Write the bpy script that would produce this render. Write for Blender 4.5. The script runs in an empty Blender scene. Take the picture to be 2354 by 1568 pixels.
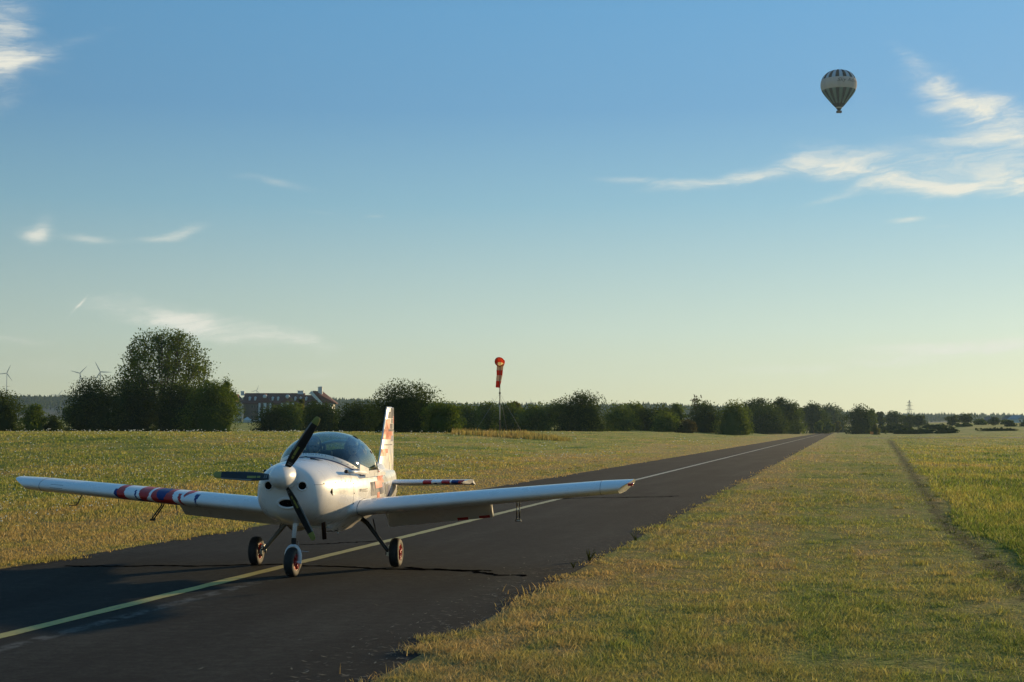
import bpy, math, random
import numpy as np
from mathutils import Vector, Matrix
rad = math.radians
S = bpy.context.scene
C = S.collection

# ------------------------------------------------------------------ camera
EYE = 1.75
FD = 3530.0                      # focal length in units of a 2353 px wide picture
PITCH = math.atan(204.0 / FD)
cam = bpy.data.cameras.new('camera')
cam.sensor_width = 36.0
cam.lens = 36.0 * FD / 2353.0
cam.clip_start = 0.1
cam.clip_end = 30000
camo = bpy.data.objects.new('camera', cam)
C.objects.link(camo)
camo.location = (0, 0, EYE)
camo.rotation_euler = (math.pi / 2 + PITCH, 0, 0)
S.camera = camo
S.render.resolution_x = 1024
S.render.resolution_y = 682

# ------------------------------------------------------------------ light
SUN_AZ, SUN_EL = rad(44), rad(8.4)      # azimuth to the right of the view axis
S.view_settings.view_transform = 'Standard'
S.view_settings.look = 'None'
S.view_settings.gamma = 1
S.view_settings.exposure = 0.35
sl = bpy.data.lights.new('sun', 'SUN')
sl.energy = 5.0
sl.angle = rad(0.6)
sl.color = (1.0, 0.73, 0.38)
so = bpy.data.objects.new('sun', sl)
C.objects.link(so)
sdir = Vector((math.sin(SUN_AZ) * math.cos(SUN_EL), math.cos(SUN_AZ) * math.cos(SUN_EL), math.sin(SUN_EL)))
so.rotation_euler = sdir.to_track_quat('Z', 'Y').to_euler()
so.location = (60, 60, 60)


def ray(x, y):
    """direction through picture point (2353-px units)"""
    u, v = (x - 1176.5) / FD, (784 - y) / FD
    c, s = math.cos(PITCH), math.sin(PITCH)
    return Vector((u, c - v * s, s + v * c))


def at(x, y, D):
    r = ray(x, y)
    k = D / r.y
    return Vector((r.x * k, D, EYE + r.z * k))


# ------------------------------------------------------------------ node helpers
class NT:
    def __init__(self, tree):
        self.t = tree
        self.n = tree.nodes
        self.l = tree.links

    def new(self, typ, **kw):
        n = self.n.new(typ)
        for k, v in kw.items():
            setattr(n, k, v)
        return n

    def put(self, sock, v):
        if v is None:
            return
        if hasattr(v, 'is_output') or hasattr(v, 'links'):
            self.l.new(v, sock)
        else:
            sock.default_value = v

    def m(self, op, a, b=None, c=None, clamp=False):
        n = self.new('ShaderNodeMath', operation=op)
        n.use_clamp = clamp
        self.put(n.inputs[0], a)
        self.put(n.inputs[1], b)
        self.put(n.inputs[2], c)
        return n.outputs[0]

    def vm(self, op, a, b=None):
        n = self.new('ShaderNodeVectorMath', operation=op)
        self.put(n.inputs[0], a)
        self.put(n.inputs[1], b)
        return n.outputs[0]

    def mix(self, f, a, b, blend='MIX'):
        n = self.new('ShaderNodeMix', data_type='RGBA', blend_type=blend)
        self.put(n.inputs[0], f)
        self.put(n.inputs[6], a)
        self.put(n.inputs[7], b)
        return n.outputs[2]

    def noise(self, vec, scale, detail=3, rough=0.5, dist=0.0):
        n = self.new('ShaderNodeTexNoise')
        self.put(n.inputs['Vector'], vec)
        n.inputs['Scale'].default_value = scale
        n.inputs['Detail'].default_value = detail
        n.inputs['Roughness'].default_value = rough
        n.inputs['Distortion'].default_value = dist
        return n.outputs[0]

    def ramp(self, f, stops):
        n = self.new('ShaderNodeValToRGB')
        self.put(n.inputs[0], f)
        e = n.color_ramp.elements
        while len(e) < len(stops):
            e.new(0.5)
        for el, (p, c) in zip(e, stops):
            el.position = p
            el.color = (c, c, c, 1) if isinstance(c, (int, float)) else (*c, 1)
        return n.outputs[0]

    def mr(self, v, a, b, c=0.0, d=1.0, smooth=True):
        n = self.new('ShaderNodeMapRange')
        n.interpolation_type = 'SMOOTHSTEP' if smooth else 'LINEAR'
        self.put(n.inputs[0], v)
        for i, q in enumerate((a, b, c, d)):
            n.inputs[i + 1].default_value = q
        return n.outputs[0]


def col4(c):
    return (*c, 1.0)


def mat(name, color=(.5, .5, .5), rough=.5, metal=0.0, coat=0.0, spec=None):
    m = bpy.data.materials.new(name)
    m.use_nodes = True
    b = m.node_tree.nodes['Principled BSDF']
    b.inputs['Base Color'].default_value = col4(color)
    b.inputs['Roughness'].default_value = rough
    b.inputs['Metallic'].default_value = metal
    b.inputs['Coat Weight'].default_value = coat
    b.inputs['Coat Roughness'].default_value = .06
    if spec is not None:
        b.inputs['Specular IOR Level'].default_value = spec
    return m


def varied(name, c1, c2, scale=8, rough=.6, metal=0.0, coat=0.0, bump=0.0, detail=4, spec=None):
    """base colour wandering between two tones, in object space"""
    m = mat(name, c1, rough, metal, coat, spec)
    t = NT(m.node_tree)
    b = m.node_tree.nodes['Principled BSDF']
    tc = t.new('ShaderNodeTexCoord').outputs['Object']
    f = t.noise(tc, scale, detail, .6)
    t.l.new(t.mix(t.mr(f, .3, .7), col4(c1), col4(c2)), b.inputs['Base Color'])
    if bump:
        bn = t.new('ShaderNodeBump')
        bn.inputs['Strength'].default_value = bump
        bn.inputs['Distance'].default_value = .02
        t.l.new(f, bn.inputs['Height'])
        t.l.new(bn.outputs[0], b.inputs['Normal'])
    return m


# ------------------------------------------------------------------ world
w = bpy.data.worlds.new('World')
S.world = w
w.use_nodes = True
W = NT(w.node_tree)
bg = w.node_tree.nodes['Background']
sky = W.new('ShaderNodeTexSky')
sky.sky_type = 'NISHITA'
sky.sun_disc = False
sky.sun_elevation = SUN_EL
sky.sun_rotation = SUN_AZ
sky.altitude = 200
sky.air_density = 1.0
sky.dust_density = 0.6
sky.ozone_density = 2.0
gen = W.new('ShaderNodeTexCoord').outputs['Generated']
sx = W.new('ShaderNodeSeparateXYZ')
W.l.new(gen, sx.inputs[0])
AZ = W.m('ARCTAN2', sx.outputs[0], sx.outputs[1])
EL = W.m('ARCSINE', sx.outputs[2])
cmb = W.new('ShaderNodeCombineXYZ')
W.l.new(W.m('MULTIPLY', AZ, 10.0), cmb.inputs[0])
W.l.new(W.m('MULTIPLY', EL, 26.0), cmb.inputs[1])
wn = W.new('ShaderNodeTexNoise')
W.l.new(cmb.outputs[0], wn.inputs['Vector'])
wn.inputs['Scale'].default_value = 2.2
wn.inputs['Detail'].default_value = 5
wn.inputs['Roughness'].default_value = .6
sw = W.new('ShaderNodeSeparateColor')
W.l.new(wn.outputs['Color'], sw.inputs[0])
wu = W.m('SUBTRACT', sw.outputs[0], .5)
wv = W.m('SUBTRACT', sw.outputs[1], .5)
cm2 = W.new('ShaderNodeCombineXYZ')       # wispy fibres, stretched along the sky
W.l.new(W.m('MULTIPLY_ADD', wu, .8, W.m('MULTIPLY', AZ, 14.0)), cm2.inputs[0])
W.l.new(W.m('MULTIPLY_ADD', wv, .8, W.m('ADD', W.m('MULTIPLY', EL, 70.0), W.m('MULTIPLY', AZ, -6.0))), cm2.inputs[1])
fib = W.noise(cm2.outputs[0], 1.0, 9, .68, .5)
fib = W.mr(fib, .31, .72)
cloud = None
#        x     y    rx   ry  slope  amount  (centres and extents of the wisps seen in the sky)
CL = [(0, 70, 70, 80, 0, .50), (-5, 170, 50, 60, 0, .42), (30, 150, 90, 34, 15, .32), (40, 30, 50, 40, -50, .25), (150, 102, 90, 12, 22, .34),
      (98, 528, 18, 26, -35, .8), (80, 548, 24, 12, 0, .4), (55, 538, 22, 16, 0, .35), (205, 552, 50, 10, -6, .55), (350, 552, 44, 7, 6, .5), (420, 534, 44, 10, 20, .6),
      (610, 415, 85, 9, -9, .45), (730, 487, 60, 6, -6, .22), (860, 497, 22, 4, 0, .25),
      (330, 718, 110, 20, -8, .7), (450, 742, 90, 24, -14, .75), (600, 765, 80, 22, -6, .7), (700, 785, 70, 18, -10, .7), (40, 783, 90, 9, -3, .5), (200, 850, 260, 22, 0, .25), (740, 860, 300, 20, 0, .25),
      (1480, 416, 100, 7, -3, .55), (1620, 421, 110, 11, 4, .75), (1740, 404, 80, 15, 10, .75), (1825, 376, 50, 20, 12, .6),
      (1920, 385, 60, 22, -10, .7), (2020, 405, 110, 26, -13, .9), (2150, 428, 130, 17, -4, 1.0), (2290, 432, 120, 14, 2, 1.1), (2180, 372, 200, 24, -4, .62), (2350, 385, 70, 34, 0, .6),
      (1900, 458, 60, 9, 10, .35), (2085, 140, 50, 24, -48, .30), (2150, 195, 80, 30, -38, .45), (2230, 245, 95, 34, -26, .62), (2330, 278, 95, 34, -10, .78), (2270, 320, 130, 14, -3, .6),
      (2088, 505, 34, 6, 4, .7), (2170, 521, 26, 4, 0, .25), (2230, 798, 190, 14, 2, .95), (1950, 838, 220, 11, 3, .65), (2300, 748, 120, 8, 0, .25),
      (187, 697, 20, 2.6, 50, .7), (165, 722, 24, 2.4, 50, .18), (1880, 330, 60, 20, 0, .12), (1990, 210, 40, 46, -40, .13)]
for (cx, cy, rx, ry, sl_, amt) in CL:
    r = ray(cx, cy)
    a0 = math.atan2(r.x, r.y)
    e0 = math.asin(r.z / r.length)
    sm = min(1.0, ry / 26.0)
    warp = .022 * sm if rx > 28 else .003
    du = W.m('ADD', W.m('SUBTRACT', AZ, a0), W.m('MULTIPLY', wu, warp * 1.5))
    dv = W.m('ADD', W.m('SUBTRACT', EL, e0), W.m('MULTIPLY', wv, warp))
    c_, s_ = math.cos(rad(sl_)), math.sin(rad(sl_))
    kx, ky = FD / rx / 1.62, FD / ry / 1.62
    p = W.m('ADD', W.m('MULTIPLY', du, c_ * kx), W.m('MULTIPLY', dv, s_ * kx))
    q = W.m('ADD', W.m('MULTIPLY', du, -s_ * ky), W.m('MULTIPLY', dv, c_ * ky))
    d2 = W.m('ADD', W.m('MULTIPLY', p, p), W.m('MULTIPLY', q, q))
    g = W.m('MULTIPLY', W.m('EXPONENT', W.m('MULTIPLY', d2, -1.9)), amt)
    cloud = g if cloud is None else W.m('ADD', cloud, g)
cl = W.m('MULTIPLY', cloud, W.m('MULTIPLY_ADD', fib, 1.0, .30))
cl = W.mr(cl, .03, 1.22)
GR = [(0.0, (.80, .78, .48)), (.06, (.78, .79, .52)), (.19, (.610, .750, .660)), (.437, (.275, .540, .695)), (.62, (.150, .400, .680)), (.81, (.128, .395, .705)), (1.0, (.10, .30, .56))]
# grade: the photograph's sky goes from blue to a greenish cream at the horizon
grade = W.ramp(W.m('MULTIPLY', EL, 3.0), GR)
cosz = W.m('COSINE', W.m('SUBTRACT', AZ, SUN_AZ))
side = W.m('MAXIMUM', W.m('MULTIPLY_ADD', cosz, .62, .50), .74)
sc3 = W.new('ShaderNodeCombineXYZ')
for i_ in range(3):
    W.l.new(W.m('MULTIPLY', side, 10 / 1.27), sc3.inputs[i_])
grad = W.mix(1.0, grade, sc3.outputs[0], 'MULTIPLY')
skyc = W.mix(.78, W.mix(1.0, sky.outputs[0], (.79, .79, .79, 1), 'MULTIPLY'), grad)
SKYS = 0.10
cloudc = (6.6, 6.5, 5.7, 1.0)
outc = W.mix(cl, skyc, cloudc)
W.l.new(outc, bg.inputs[0])
bg.inputs[1].default_value = SKYS

# ------------------------------------------------------------------ mesh helpers
RS = np.random.RandomState(11)
random.seed(5)


def raw_mesh(name, V, F, mats, mi=None, smooth=False, attrs=None):
    """V (n,3); F (m,k) of one polygon size -> mesh"""
    V = np.ascontiguousarray(V, np.float32)
    F = np.ascontiguousarray(F, np.int32)
    me = bpy.data.meshes.new(name)
    me.vertices.add(len(V))
    me.vertices.foreach_set('co', V.ravel())
    k = F.shape[1]
    me.loops.add(F.size)
    me.loops.foreach_set('vertex_index', F.ravel())
    me.polygons.add(len(F))
    me.polygons.foreach_set('loop_start', np.arange(0, F.size, k, dtype=np.int32))
    if mi is not None:
        me.polygons.foreach_set('material_index', np.asarray(mi, np.int32))
    if smooth:
        me.polygons.foreach_set('use_smooth', np.ones(len(F), bool))
    for m_ in mats:
        me.materials.append(m_)
    if attrs:
        for an, av in attrs.items():
            a = me.attributes.new(an, 'FLOAT', 'POINT')
            a.data.foreach_set('value', np.asarray(av, np.float32))
    me.update(calc_edges=True)
    me.validate()
    return me


class MB:
    """collects polygons with a material slot and a smooth flag each"""

    def __init__(self):
        self.v, self.f, self.m, self.s = [], [], [], []

    def add(self, V, F, mi=0, smooth=True):
        o = len(self.v)
        self.v += [tuple(map(float, p)) for p in V]
        for k, f in enumerate(F):
            self.f.append(tuple(i + o for i in f))
            self.m.append(mi[k] if isinstance(mi, (list, np.ndarray)) else mi)
            self.s.append(smooth)
        return self

    def box(self, c, s, rot=None, mi=0, bev=0.0):
        bx, by, bz = s[0] / 2, s[1] / 2, s[2] / 2
        V = [Vector((x * bx, y * by, z * bz)) for z in (-1, 1) for y in (-1, 1) for x in (-1, 1)]
        if rot is not None:
            V = [rot @ p for p in V]
        V = [p + Vector(c) for p in V]
        return self.add(V, [(0, 2, 3, 1), (4, 5, 7, 6), (0, 1, 5, 4), (2, 6, 7, 3), (0, 4, 6, 2), (1, 3, 7, 5)], mi, False)

    def tube(self, pts, r, n=10, mi=0, cap=True, flat=1.0, fdir=None):
        pts = [Vector(p) for p in pts]
        if not isinstance(r, (list, tuple)):
            r = [r] * len(pts)
        V, F = [], []
        for i, p in enumerate(pts):
            d = (pts[min(i + 1, len(pts) - 1)] - pts[max(i - 1, 0)]).normalized()
            a = Vector(fdir) if fdir else (Vector((0, 0, 1)) if abs(d.z) < .9 else Vector((1, 0, 0)))
            s1 = d.cross(a).normalized()
            s2 = s1.cross(d).normalized()
            for k in range(n):
                t = 2 * math.pi * k / n
                V.append(p + (s1 * math.cos(t) * flat + s2 * math.sin(t)) * r[i])
        for i in range(len(pts) - 1):
            for k in range(n):
                a_, b_ = i * n + k, i * n + (k + 1) % n
                F.append((a_, b_, b_ + n, a_ + n))
        if cap:
            F.append(tuple(range(n))[::-1])
            F.append(tuple(range((len(pts) - 1) * n, len(pts) * n)))
        return self.add(V, F, mi)

    def lathe(self, prof, c=(0, 0, 0), axis='Z', n=32, mi=0, closed=False, sx=1.0):
        """prof: list of (radius, height)"""
        V, F = [], []
        for (r, h) in prof:
            for k in range(n):
                t = 2 * math.pi * k / n
                x, y = r * math.cos(t), r * math.sin(t)
                if axis == 'Z':
                    V.append((c[0] + x, c[1] + y, c[2] + h))
                elif axis == 'Y':
                    V.append((c[0] + x * sx, c[1] + h, c[2] + y))
                else:
                    V.append((c[0] + h, c[1] + x, c[2] + y))
        N = len(prof)
        for i in range(N if closed else N - 1):
            j = (i + 1) % N
            for k in range(n):
                k2 = (k + 1) % n
                F.append((i * n + k, i * n + k2, j * n + k2, j * n + k))
        if not closed:
            F.append(tuple(range(n))[::-1])
            F.append(tuple(range((N - 1) * n, N * n)))
        return self.add(V, F, mi)

    def build(self, name, mats, parent=None):
        me = bpy.data.meshes.new(name)
        me.from_pydata(self.v, [], self.f)
        if not isinstance(mats, (list, tuple)):
            mats = [mats]
        for m_ in mats:
            me.materials.append(m_)
        me.polygons.foreach_set('material_index', self.m)
        me.polygons.foreach_set('use_smooth', self.s)
        me.update()
        return link(name, me, parent)


def link(name, me, parent=None):
    o = bpy.data.objects.new(name, me)
    C.objects.link(o)
    if parent is not None:
        o.parent = parent
    return o


def tag(o, label=None, cat=None, group=None, kind=None):
    if label:
        o['label'] = label
    if cat:
        o['category'] = cat
    if group:
        o['group'] = group
    if kind:
        o['kind'] = kind
    return o


def thing(name, label, cat, loc=(0, 0, 0), rz=0.0, group=None):
    o = bpy.data.objects.new(name, None)
    o.empty_display_size = .3
    C.objects.link(o)
    o.location = loc
    o.rotation_euler = (0, 0, rz)
    return tag(o, label, cat, group)


def smooth_by_angle(o, ang=35):
    """recalculate normals outwards and mark sharp edges"""
    import bmesh
    bm = bmesh.new()
    bm.from_mesh(o.data)
    bmesh.ops.remove_doubles(bm, verts=bm.verts, dist=1e-5)
    bmesh.ops.recalc_face_normals(bm, faces=bm.faces)
    for e in bm.edges:
        if len(e.link_faces) == 2 and e.calc_face_angle(0) > rad(ang):
            e.smooth = False
    bm.to_mesh(o.data)
    bm.free()
    return o


# ------------------------------------------------------------------ the lie of the land
RA = math.atan(751.0 / FD)               # runway bearing, right of the view axis
cA, sA = math.cos(RA), math.sin(RA)
LAT_R, LAT_L, LAT_C = -3.23, -10.34, -6.98
RUN_END = 900.0


def la(X, Y):
    return X * cA - Y * sA, X * sA + Y * cA


def xy(lat, al):
    return lat * cA + al * sA, -lat * sA + al * cA


def sstep(x, a, b):
    t = np.clip((x - a) / (b - a), 0, 1)
    return t * t * (3 - 2 * t)


def ground(X, Y):
    X = np.asarray(X, float)
    Y = np.asarray(Y, float)
    lat, al = la(X, Y)
    z = 1.4 * sstep(-lat, 11.5, 44.0) * sstep(al, 18, 90)
    d = (Y - 370) / 30.0
    ramp = .0112 * 30.0 * np.log1p(np.exp(np.clip(d, -30, 30)))
    ramp = np.where(d > 30, .0112 * (Y - 370), ramp)
    cap = .0112 * 530
    ramp = np.where(Y > 900, cap + (Y - 900) * .001, np.minimum(ramp, cap))
    z = z + ramp * np.maximum(sstep(np.abs(lat + 4), 16, 60), sstep(al, 960, 1200))
    und = .05 * np.sin(lat * .55 + 1.3 * np.sin(al * .21)) * np.sin(al * .33 + .7) + .12 * np.sin(lat * .08) * np.sin(al * .05 + 2)
    off = np.maximum(sstep(lat, LAT_R + .2, LAT_R + 4), sstep(-lat, -LAT_L + .2, -LAT_L + 4))
    return z + und * off * sstep(al, -20, 5)


def gz(X, Y):
    return float(ground(X, Y))


# shared colours of the fields, read from world position so blades and soil agree
def field_color(t, dark=1.0):
    pos = t.new('ShaderNodeNewGeometry').outputs['Position']
    s = t.new('ShaderNodeSeparateXYZ')
    t.l.new(pos, s.inputs[0])
    lat = t.m('SUBTRACT', t.m('MULTIPLY', s.outputs[0], cA), t.m('MULTIPLY', s.outputs[1], sA))
    al = t.m('ADD', t.m('MULTIPLY', s.outputs[0], sA), t.m('MULTIPLY', s.outputs[1], cA))
    cb = t.new('ShaderNodeCombineXYZ')
    t.l.new(lat, cb.inputs[0])
    t.l.new(t.m('MULTIPLY', al, .45), cb.inputs[1])
    big = t.noise(cb.outputs[0], .16, 3, .55)
    mid = t.noise(cb.outputs[0], .75, 4, .6)
    fine = t.noise(cb.outputs[0], 3.2, 4, .65)
    v = t.m('ADD', t.m('MULTIPLY', big, .72), t.m('ADD', t.m('MULTIPLY', mid, .50), t.m('MULTIPLY', fine, .50)))
    v = t.m('SUBTRACT', v, .315)
    # dry along both tarmac edges, greener on the right, dry band in the middle left
    sk = t.new('ShaderNodeCombineXYZ')
    t.l.new(t.m('MULTIPLY', lat, 1.0), sk.inputs[0])
    t.l.new(t.m('MULTIPLY', al, .03), sk.inputs[1])
    v = t.m('ADD', v, t.m('MULTIPLY', t.m('SUBTRACT', t.noise(sk.outputs[0], .8, 3, .6), .5), .46))
    edge = t.m('MAXIMUM', t.mr(lat, LAT_R + 4.2, LAT_R + .1, 0, .13), t.mr(lat, LAT_L - 2.5, LAT_L - .1, 0, .03))
    edge = t.m('MULTIPLY', edge, t.mr(lat, LAT_L - 12, LAT_L - 6, 0, 1))
    right = t.mr(lat, -2.5, 5.0, .012, -.055)
    left = t.mr(lat, LAT_L - .5, LAT_L - 5, 0, -.045)
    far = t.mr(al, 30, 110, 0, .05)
    v = t.m('ADD', v, t.m('ADD', t.m('ADD', edge, right), t.m('ADD', left, far)))
    g1 = (.105, .165, .026)
    g2 = (.260, .285, .058)
    g3 = (.380, .325, .085)
    g4 = (.460, .320, .120)
    c = t.ramp(v, [(.36, tuple(x * dark for x in g1)), (.50, tuple(x * dark for x in g2)),
                   (.62, tuple(x * dark for x in g3)), (.76, tuple(x * dark for x in g4))])
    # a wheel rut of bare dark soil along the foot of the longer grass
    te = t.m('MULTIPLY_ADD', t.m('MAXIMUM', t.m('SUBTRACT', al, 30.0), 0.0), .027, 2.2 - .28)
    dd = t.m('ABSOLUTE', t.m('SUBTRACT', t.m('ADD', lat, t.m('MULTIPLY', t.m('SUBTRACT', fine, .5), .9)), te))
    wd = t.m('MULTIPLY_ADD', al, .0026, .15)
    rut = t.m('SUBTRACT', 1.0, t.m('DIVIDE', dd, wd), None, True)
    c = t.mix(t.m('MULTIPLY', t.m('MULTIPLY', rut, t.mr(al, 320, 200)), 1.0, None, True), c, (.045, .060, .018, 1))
    return c, pos, lat, al


def grass_material(name, tint=(1, 1, 1), translucent=.38):
    m = bpy.data.materials.new(name)
    m.use_nodes = True
    t = NT(m.node_tree)
    t.n.clear()
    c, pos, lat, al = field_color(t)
    at_ = t.new('ShaderNodeAttribute', attribute_name='rnd')
    r = at_.outputs['Fac']
    dry = t.mix(t.mr(r, .70, 1.0, 0, .7), c, (.48, .40, .16, 1))
    br = t.m('MULTIPLY_ADD', t.m('POWER', t.m('FRACT', t.m('MULTIPLY', r, 37.7)), 1.5), 1.0, .62)
    cb = t.new('ShaderNodeCombineXYZ')
    for i in range(3):
        t.l.new(t.m('MULTIPLY', br, tint[i]), cb.inputs[i])
    cc = t.mix(1.0, dry, cb.outputs[0], 'MULTIPLY')
    d = t.new('ShaderNodeBsdfDiffuse')
    t.l.new(cc, d.inputs[0])
    tr = t.new('ShaderNodeBsdfTranslucent')
    t.l.new(cc, tr.inputs[0])
    gl = t.new('ShaderNodeBsdfGlossy')
    gl.inputs['Roughness'].default_value = .45
    gl.inputs['Color'].default_value = (.5, .5, .45, 1)
    mx = t.new('ShaderNodeMixShader')
    mx.inputs[0].default_value = translucent
    t.l.new(d.outputs[0], mx.inputs[1])
    t.l.new(tr.outputs[0], mx.inputs[2])
    m2 = t.new('ShaderNodeMixShader')
    m2.inputs[0].default_value = .04
    t.l.new(mx.outputs[0], m2.inputs[1])
    t.l.new(gl.outputs[0], m2.inputs[2])
    o = t.new('ShaderNodeOutputMaterial')
    t.l.new(m2.outputs[0], o.inputs[0])
    return m


def ground_material():
    m = bpy.data.materials.new('field_soil')
    m.use_nodes = True
    t = NT(m.node_tree)
    b = t.n['Principled BSDF']
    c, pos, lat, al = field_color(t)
    streak = t.new('ShaderNodeCombineXYZ')
    t.l.new(t.m('MULTIPLY', lat, 1.0), streak.inputs[0])
    t.l.new(t.m('MULTIPLY', al, .12), streak.inputs[1])
    g = t.noise(streak.outputs[0], 6.0, 4, .7)
    fine = t.noise(pos, 24, 3, .7)
    k = t.m('MULTIPLY', t.mr(g, .3, .7, .72, 1.2), t.mr(fine, .3, .7, .72, 1.2))
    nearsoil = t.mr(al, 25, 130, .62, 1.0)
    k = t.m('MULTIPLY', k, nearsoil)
    cb = t.new('ShaderNodeCombineXYZ')
    for i in range(3):
        t.l.new(k, cb.inputs[i])
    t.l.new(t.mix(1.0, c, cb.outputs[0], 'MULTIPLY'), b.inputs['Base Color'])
    b.inputs['Roughness'].default_value = 1.0
    b.inputs['Specular IOR Level'].default_value = .1
    bn = t.new('ShaderNodeBump')
    bn.inputs['Strength'].default_value = .9
    bn.inputs['Distance'].default_value = .12
    t.l.new(t.m('ADD', t.noise(pos, 3.0, 5, .75), t.m('MULTIPLY', t.noise(pos, .5, 3, .6), 1.2)), bn.inputs['Height'])
    t.l.new(bn.outputs[0], b.inputs['Normal'])
    return m


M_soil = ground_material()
lats = np.unique(np.concatenate([[-6500, -4500, -3000, -2000, -1400, -1000, -700, -500, -380, -280, -210, -160],
                                 np.arange(-130, LAT_L - 1.0, 3.0), np.arange(LAT_L - 3.2, LAT_L - .25, .4),
                                 [LAT_L - .22, LAT_L - .05, LAT_L + .12, LAT_C, LAT_R - .12, LAT_R + .05, LAT_R + .22],
                                 np.arange(LAT_R + .5, 12, .5), np.arange(12, 60, 3.0),
                                 [70, 90, 120, 160, 220, 300, 420, 600, 850, 1200, 1700, 2400, 3200, 4500, 6500]]))
als = np.unique(np.concatenate([[-900, -400, -150, -80, -40, -20, -10, 0], np.arange(5, 60, .8), np.arange(60, 130, 2.5),
                                np.arange(130, 300, 6), np.arange(300, 480, 8), np.arange(480, 1000, 20),
                                np.arange(1000, 2000, 100), np.arange(2000, 7001, 500)]))
LA, AL = np.meshgrid(lats, als)
GX, GY = xy(LA, AL)
GZ = ground(GX, GY)
under = (LA > LAT_L + .05) & (LA < LAT_R - .05) & (AL < RUN_END - 10)
GZ = np.where(under, GZ - .05, GZ + .012)
nA, nL = LA.shape
idx = np.arange(nA * nL).reshape(nA, nL)
Fg = np.stack([idx[:-1, :-1], idx[:-1, 1:], idx[1:, 1:], idx[1:, :-1]], -1).reshape(-1, 4)
g_o = link('ground', raw_mesh('ground', np.stack([GX, GY, GZ], -1).reshape(-1, 3), Fg, [M_soil], smooth=True))
tag(g_o, kind='structure')

# ------------------------------------------------------------------ runway
M_asph = bpy.data.materials.new('asphalt')
M_asph.use_nodes = True
t = NT(M_asph.node_tree)
b = t.n['Principled BSDF']
pos = t.new('ShaderNodeNewGeometry').outputs['Position']
s = t.new('ShaderNodeSeparateXYZ')
t.l.new(pos, s.inputs[0])
lat = t.m('SUBTRACT', t.m('MULTIPLY', s.outputs[0], cA), t.m('MULTIPLY', s.outputs[1], sA))
al = t.m('ADD', t.m('MULTIPLY', s.outputs[0], sA), t.m('MULTIPLY', s.outputs[1], cA))
cb = t.new('ShaderNodeCombineXYZ')
t.l.new(lat, cb.inputs[0])
t.l.new(t.m('MULTIPLY', al, .12), cb.inputs[1])
n1 = t.noise(cb.outputs[0], 1.1, 4, .6)
n2 = t.noise(pos, 26, 4, .85)
n3 = t.noise(pos, .5, 4, .6)
n4 = t.noise(pos, 7, 3, .7)
v = t.m('ADD', t.m('MULTIPLY', n1, .30), t.m('ADD', t.m('MULTIPLY', n2, .30), t.m('ADD', t.m('MULTIPLY', n3, .15), t.m('MULTIPLY', n4, .25))))
v = t.m('ADD', v, t.m('MULTIPLY', t.m('SUBTRACT', t.noise(cb.outputs[0], .35, 3, .6), .5), .22))
base = t.ramp(v, [(.38, (.006, .0059, .0053)), (.50, (.0175, .0172, .0150)), (.62, (.042, .041, .034))])
edge = t.m('MAXIMUM', t.mr(lat, LAT_R - 1.1, LAT_R), t.mr(lat, LAT_L + .5, LAT_L))
spk = t.mr(t.noise(pos, 9, 4, .7), .58, .64)
base = t.mix(t.m('MULTIPLY', t.m('MULTIPLY', edge, spk), .8), base, (.15, .13, .10, 1))
# faded paint beside the yellow line
fade = t.m('MULTIPLY', t.mr(lat, LAT_C + .28, LAT_C + .36), t.mr(lat, LAT_C + .52, LAT_C + .44))
fade = t.m('MULTIPLY', t.m('MULTIPLY', fade, t.mr(al, 18.0, 16.5)), t.mr(t.noise(pos, 5, 4, .7), .42, .60, 0, .45))
base = t.mix(fade, base, (.17, .17, .16, 1))
drk = t.m('MULTIPLY', t.mr(lat, LAT_C + .08, LAT_C + .16), t.mr(lat, LAT_C + .30, LAT_C + .22))
base = t.mix(t.m('MULTIPLY', drk, t.mr(al, 22, 17, 0, .7)), base, (.014, .014, .013, 1))
t.l.new(base, b.inputs['Base Color'])
b.inputs['Roughness'].default_value = .88
b.inputs['Specular IOR Level'].default_value = .10
bn = t.new('ShaderNodeBump')
bn.inputs['Strength'].default_value = .35
bn.inputs['Distance'].default_value = .012
t.l.new(t.m('ADD', n2, t.m('MULTIPLY', t.noise(pos, 150, 2, .6), .6)), bn.inputs['Height'])
t.l.new(bn.outputs[0], b.inputs['Normal'])


def strip(name, m_, lat0, lat1, a0, a1, dz, jag0=0.0, jag1=0.0, step=.5, ncross=5):
    al_ = np.concatenate([np.arange(a0, min(a1, 70), step), np.arange(min(max(a0, 70), a1), a1 + 1e-6, 5.0)])
    al_ = np.unique(np.append(al_, a1))
    rs = np.random.RandomState(int(abs(lat0 * 100)) + 3)
    j0 = rs.randn(len(al_)) * jag0
    j1 = rs.randn(len(al_)) * jag1
    P = []
    for i, a in enumerate(al_):
        for k in range(ncross):
            u = k / (ncross - 1)
            L = lat0 + j0[i] + (lat1 + j1[i] - lat0 - j0[i]) * u
            X, Y = xy(L, a)
            Xc, Yc = xy(LAT_C, a)
            P.append((X, Y, gz(Xc, Yc) + dz))
    n = len(al_)
    ii = np.arange(n * ncross).reshape(n, ncross)
    F = np.stack([ii[:-1, :-1], ii[:-1, 1:], ii[1:, 1:], ii[1:, :-1]], -1).reshape(-1, 4)
    return tag(link(name, raw_mesh(name, P, F, [m_], smooth=True)), kind='structure')


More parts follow.
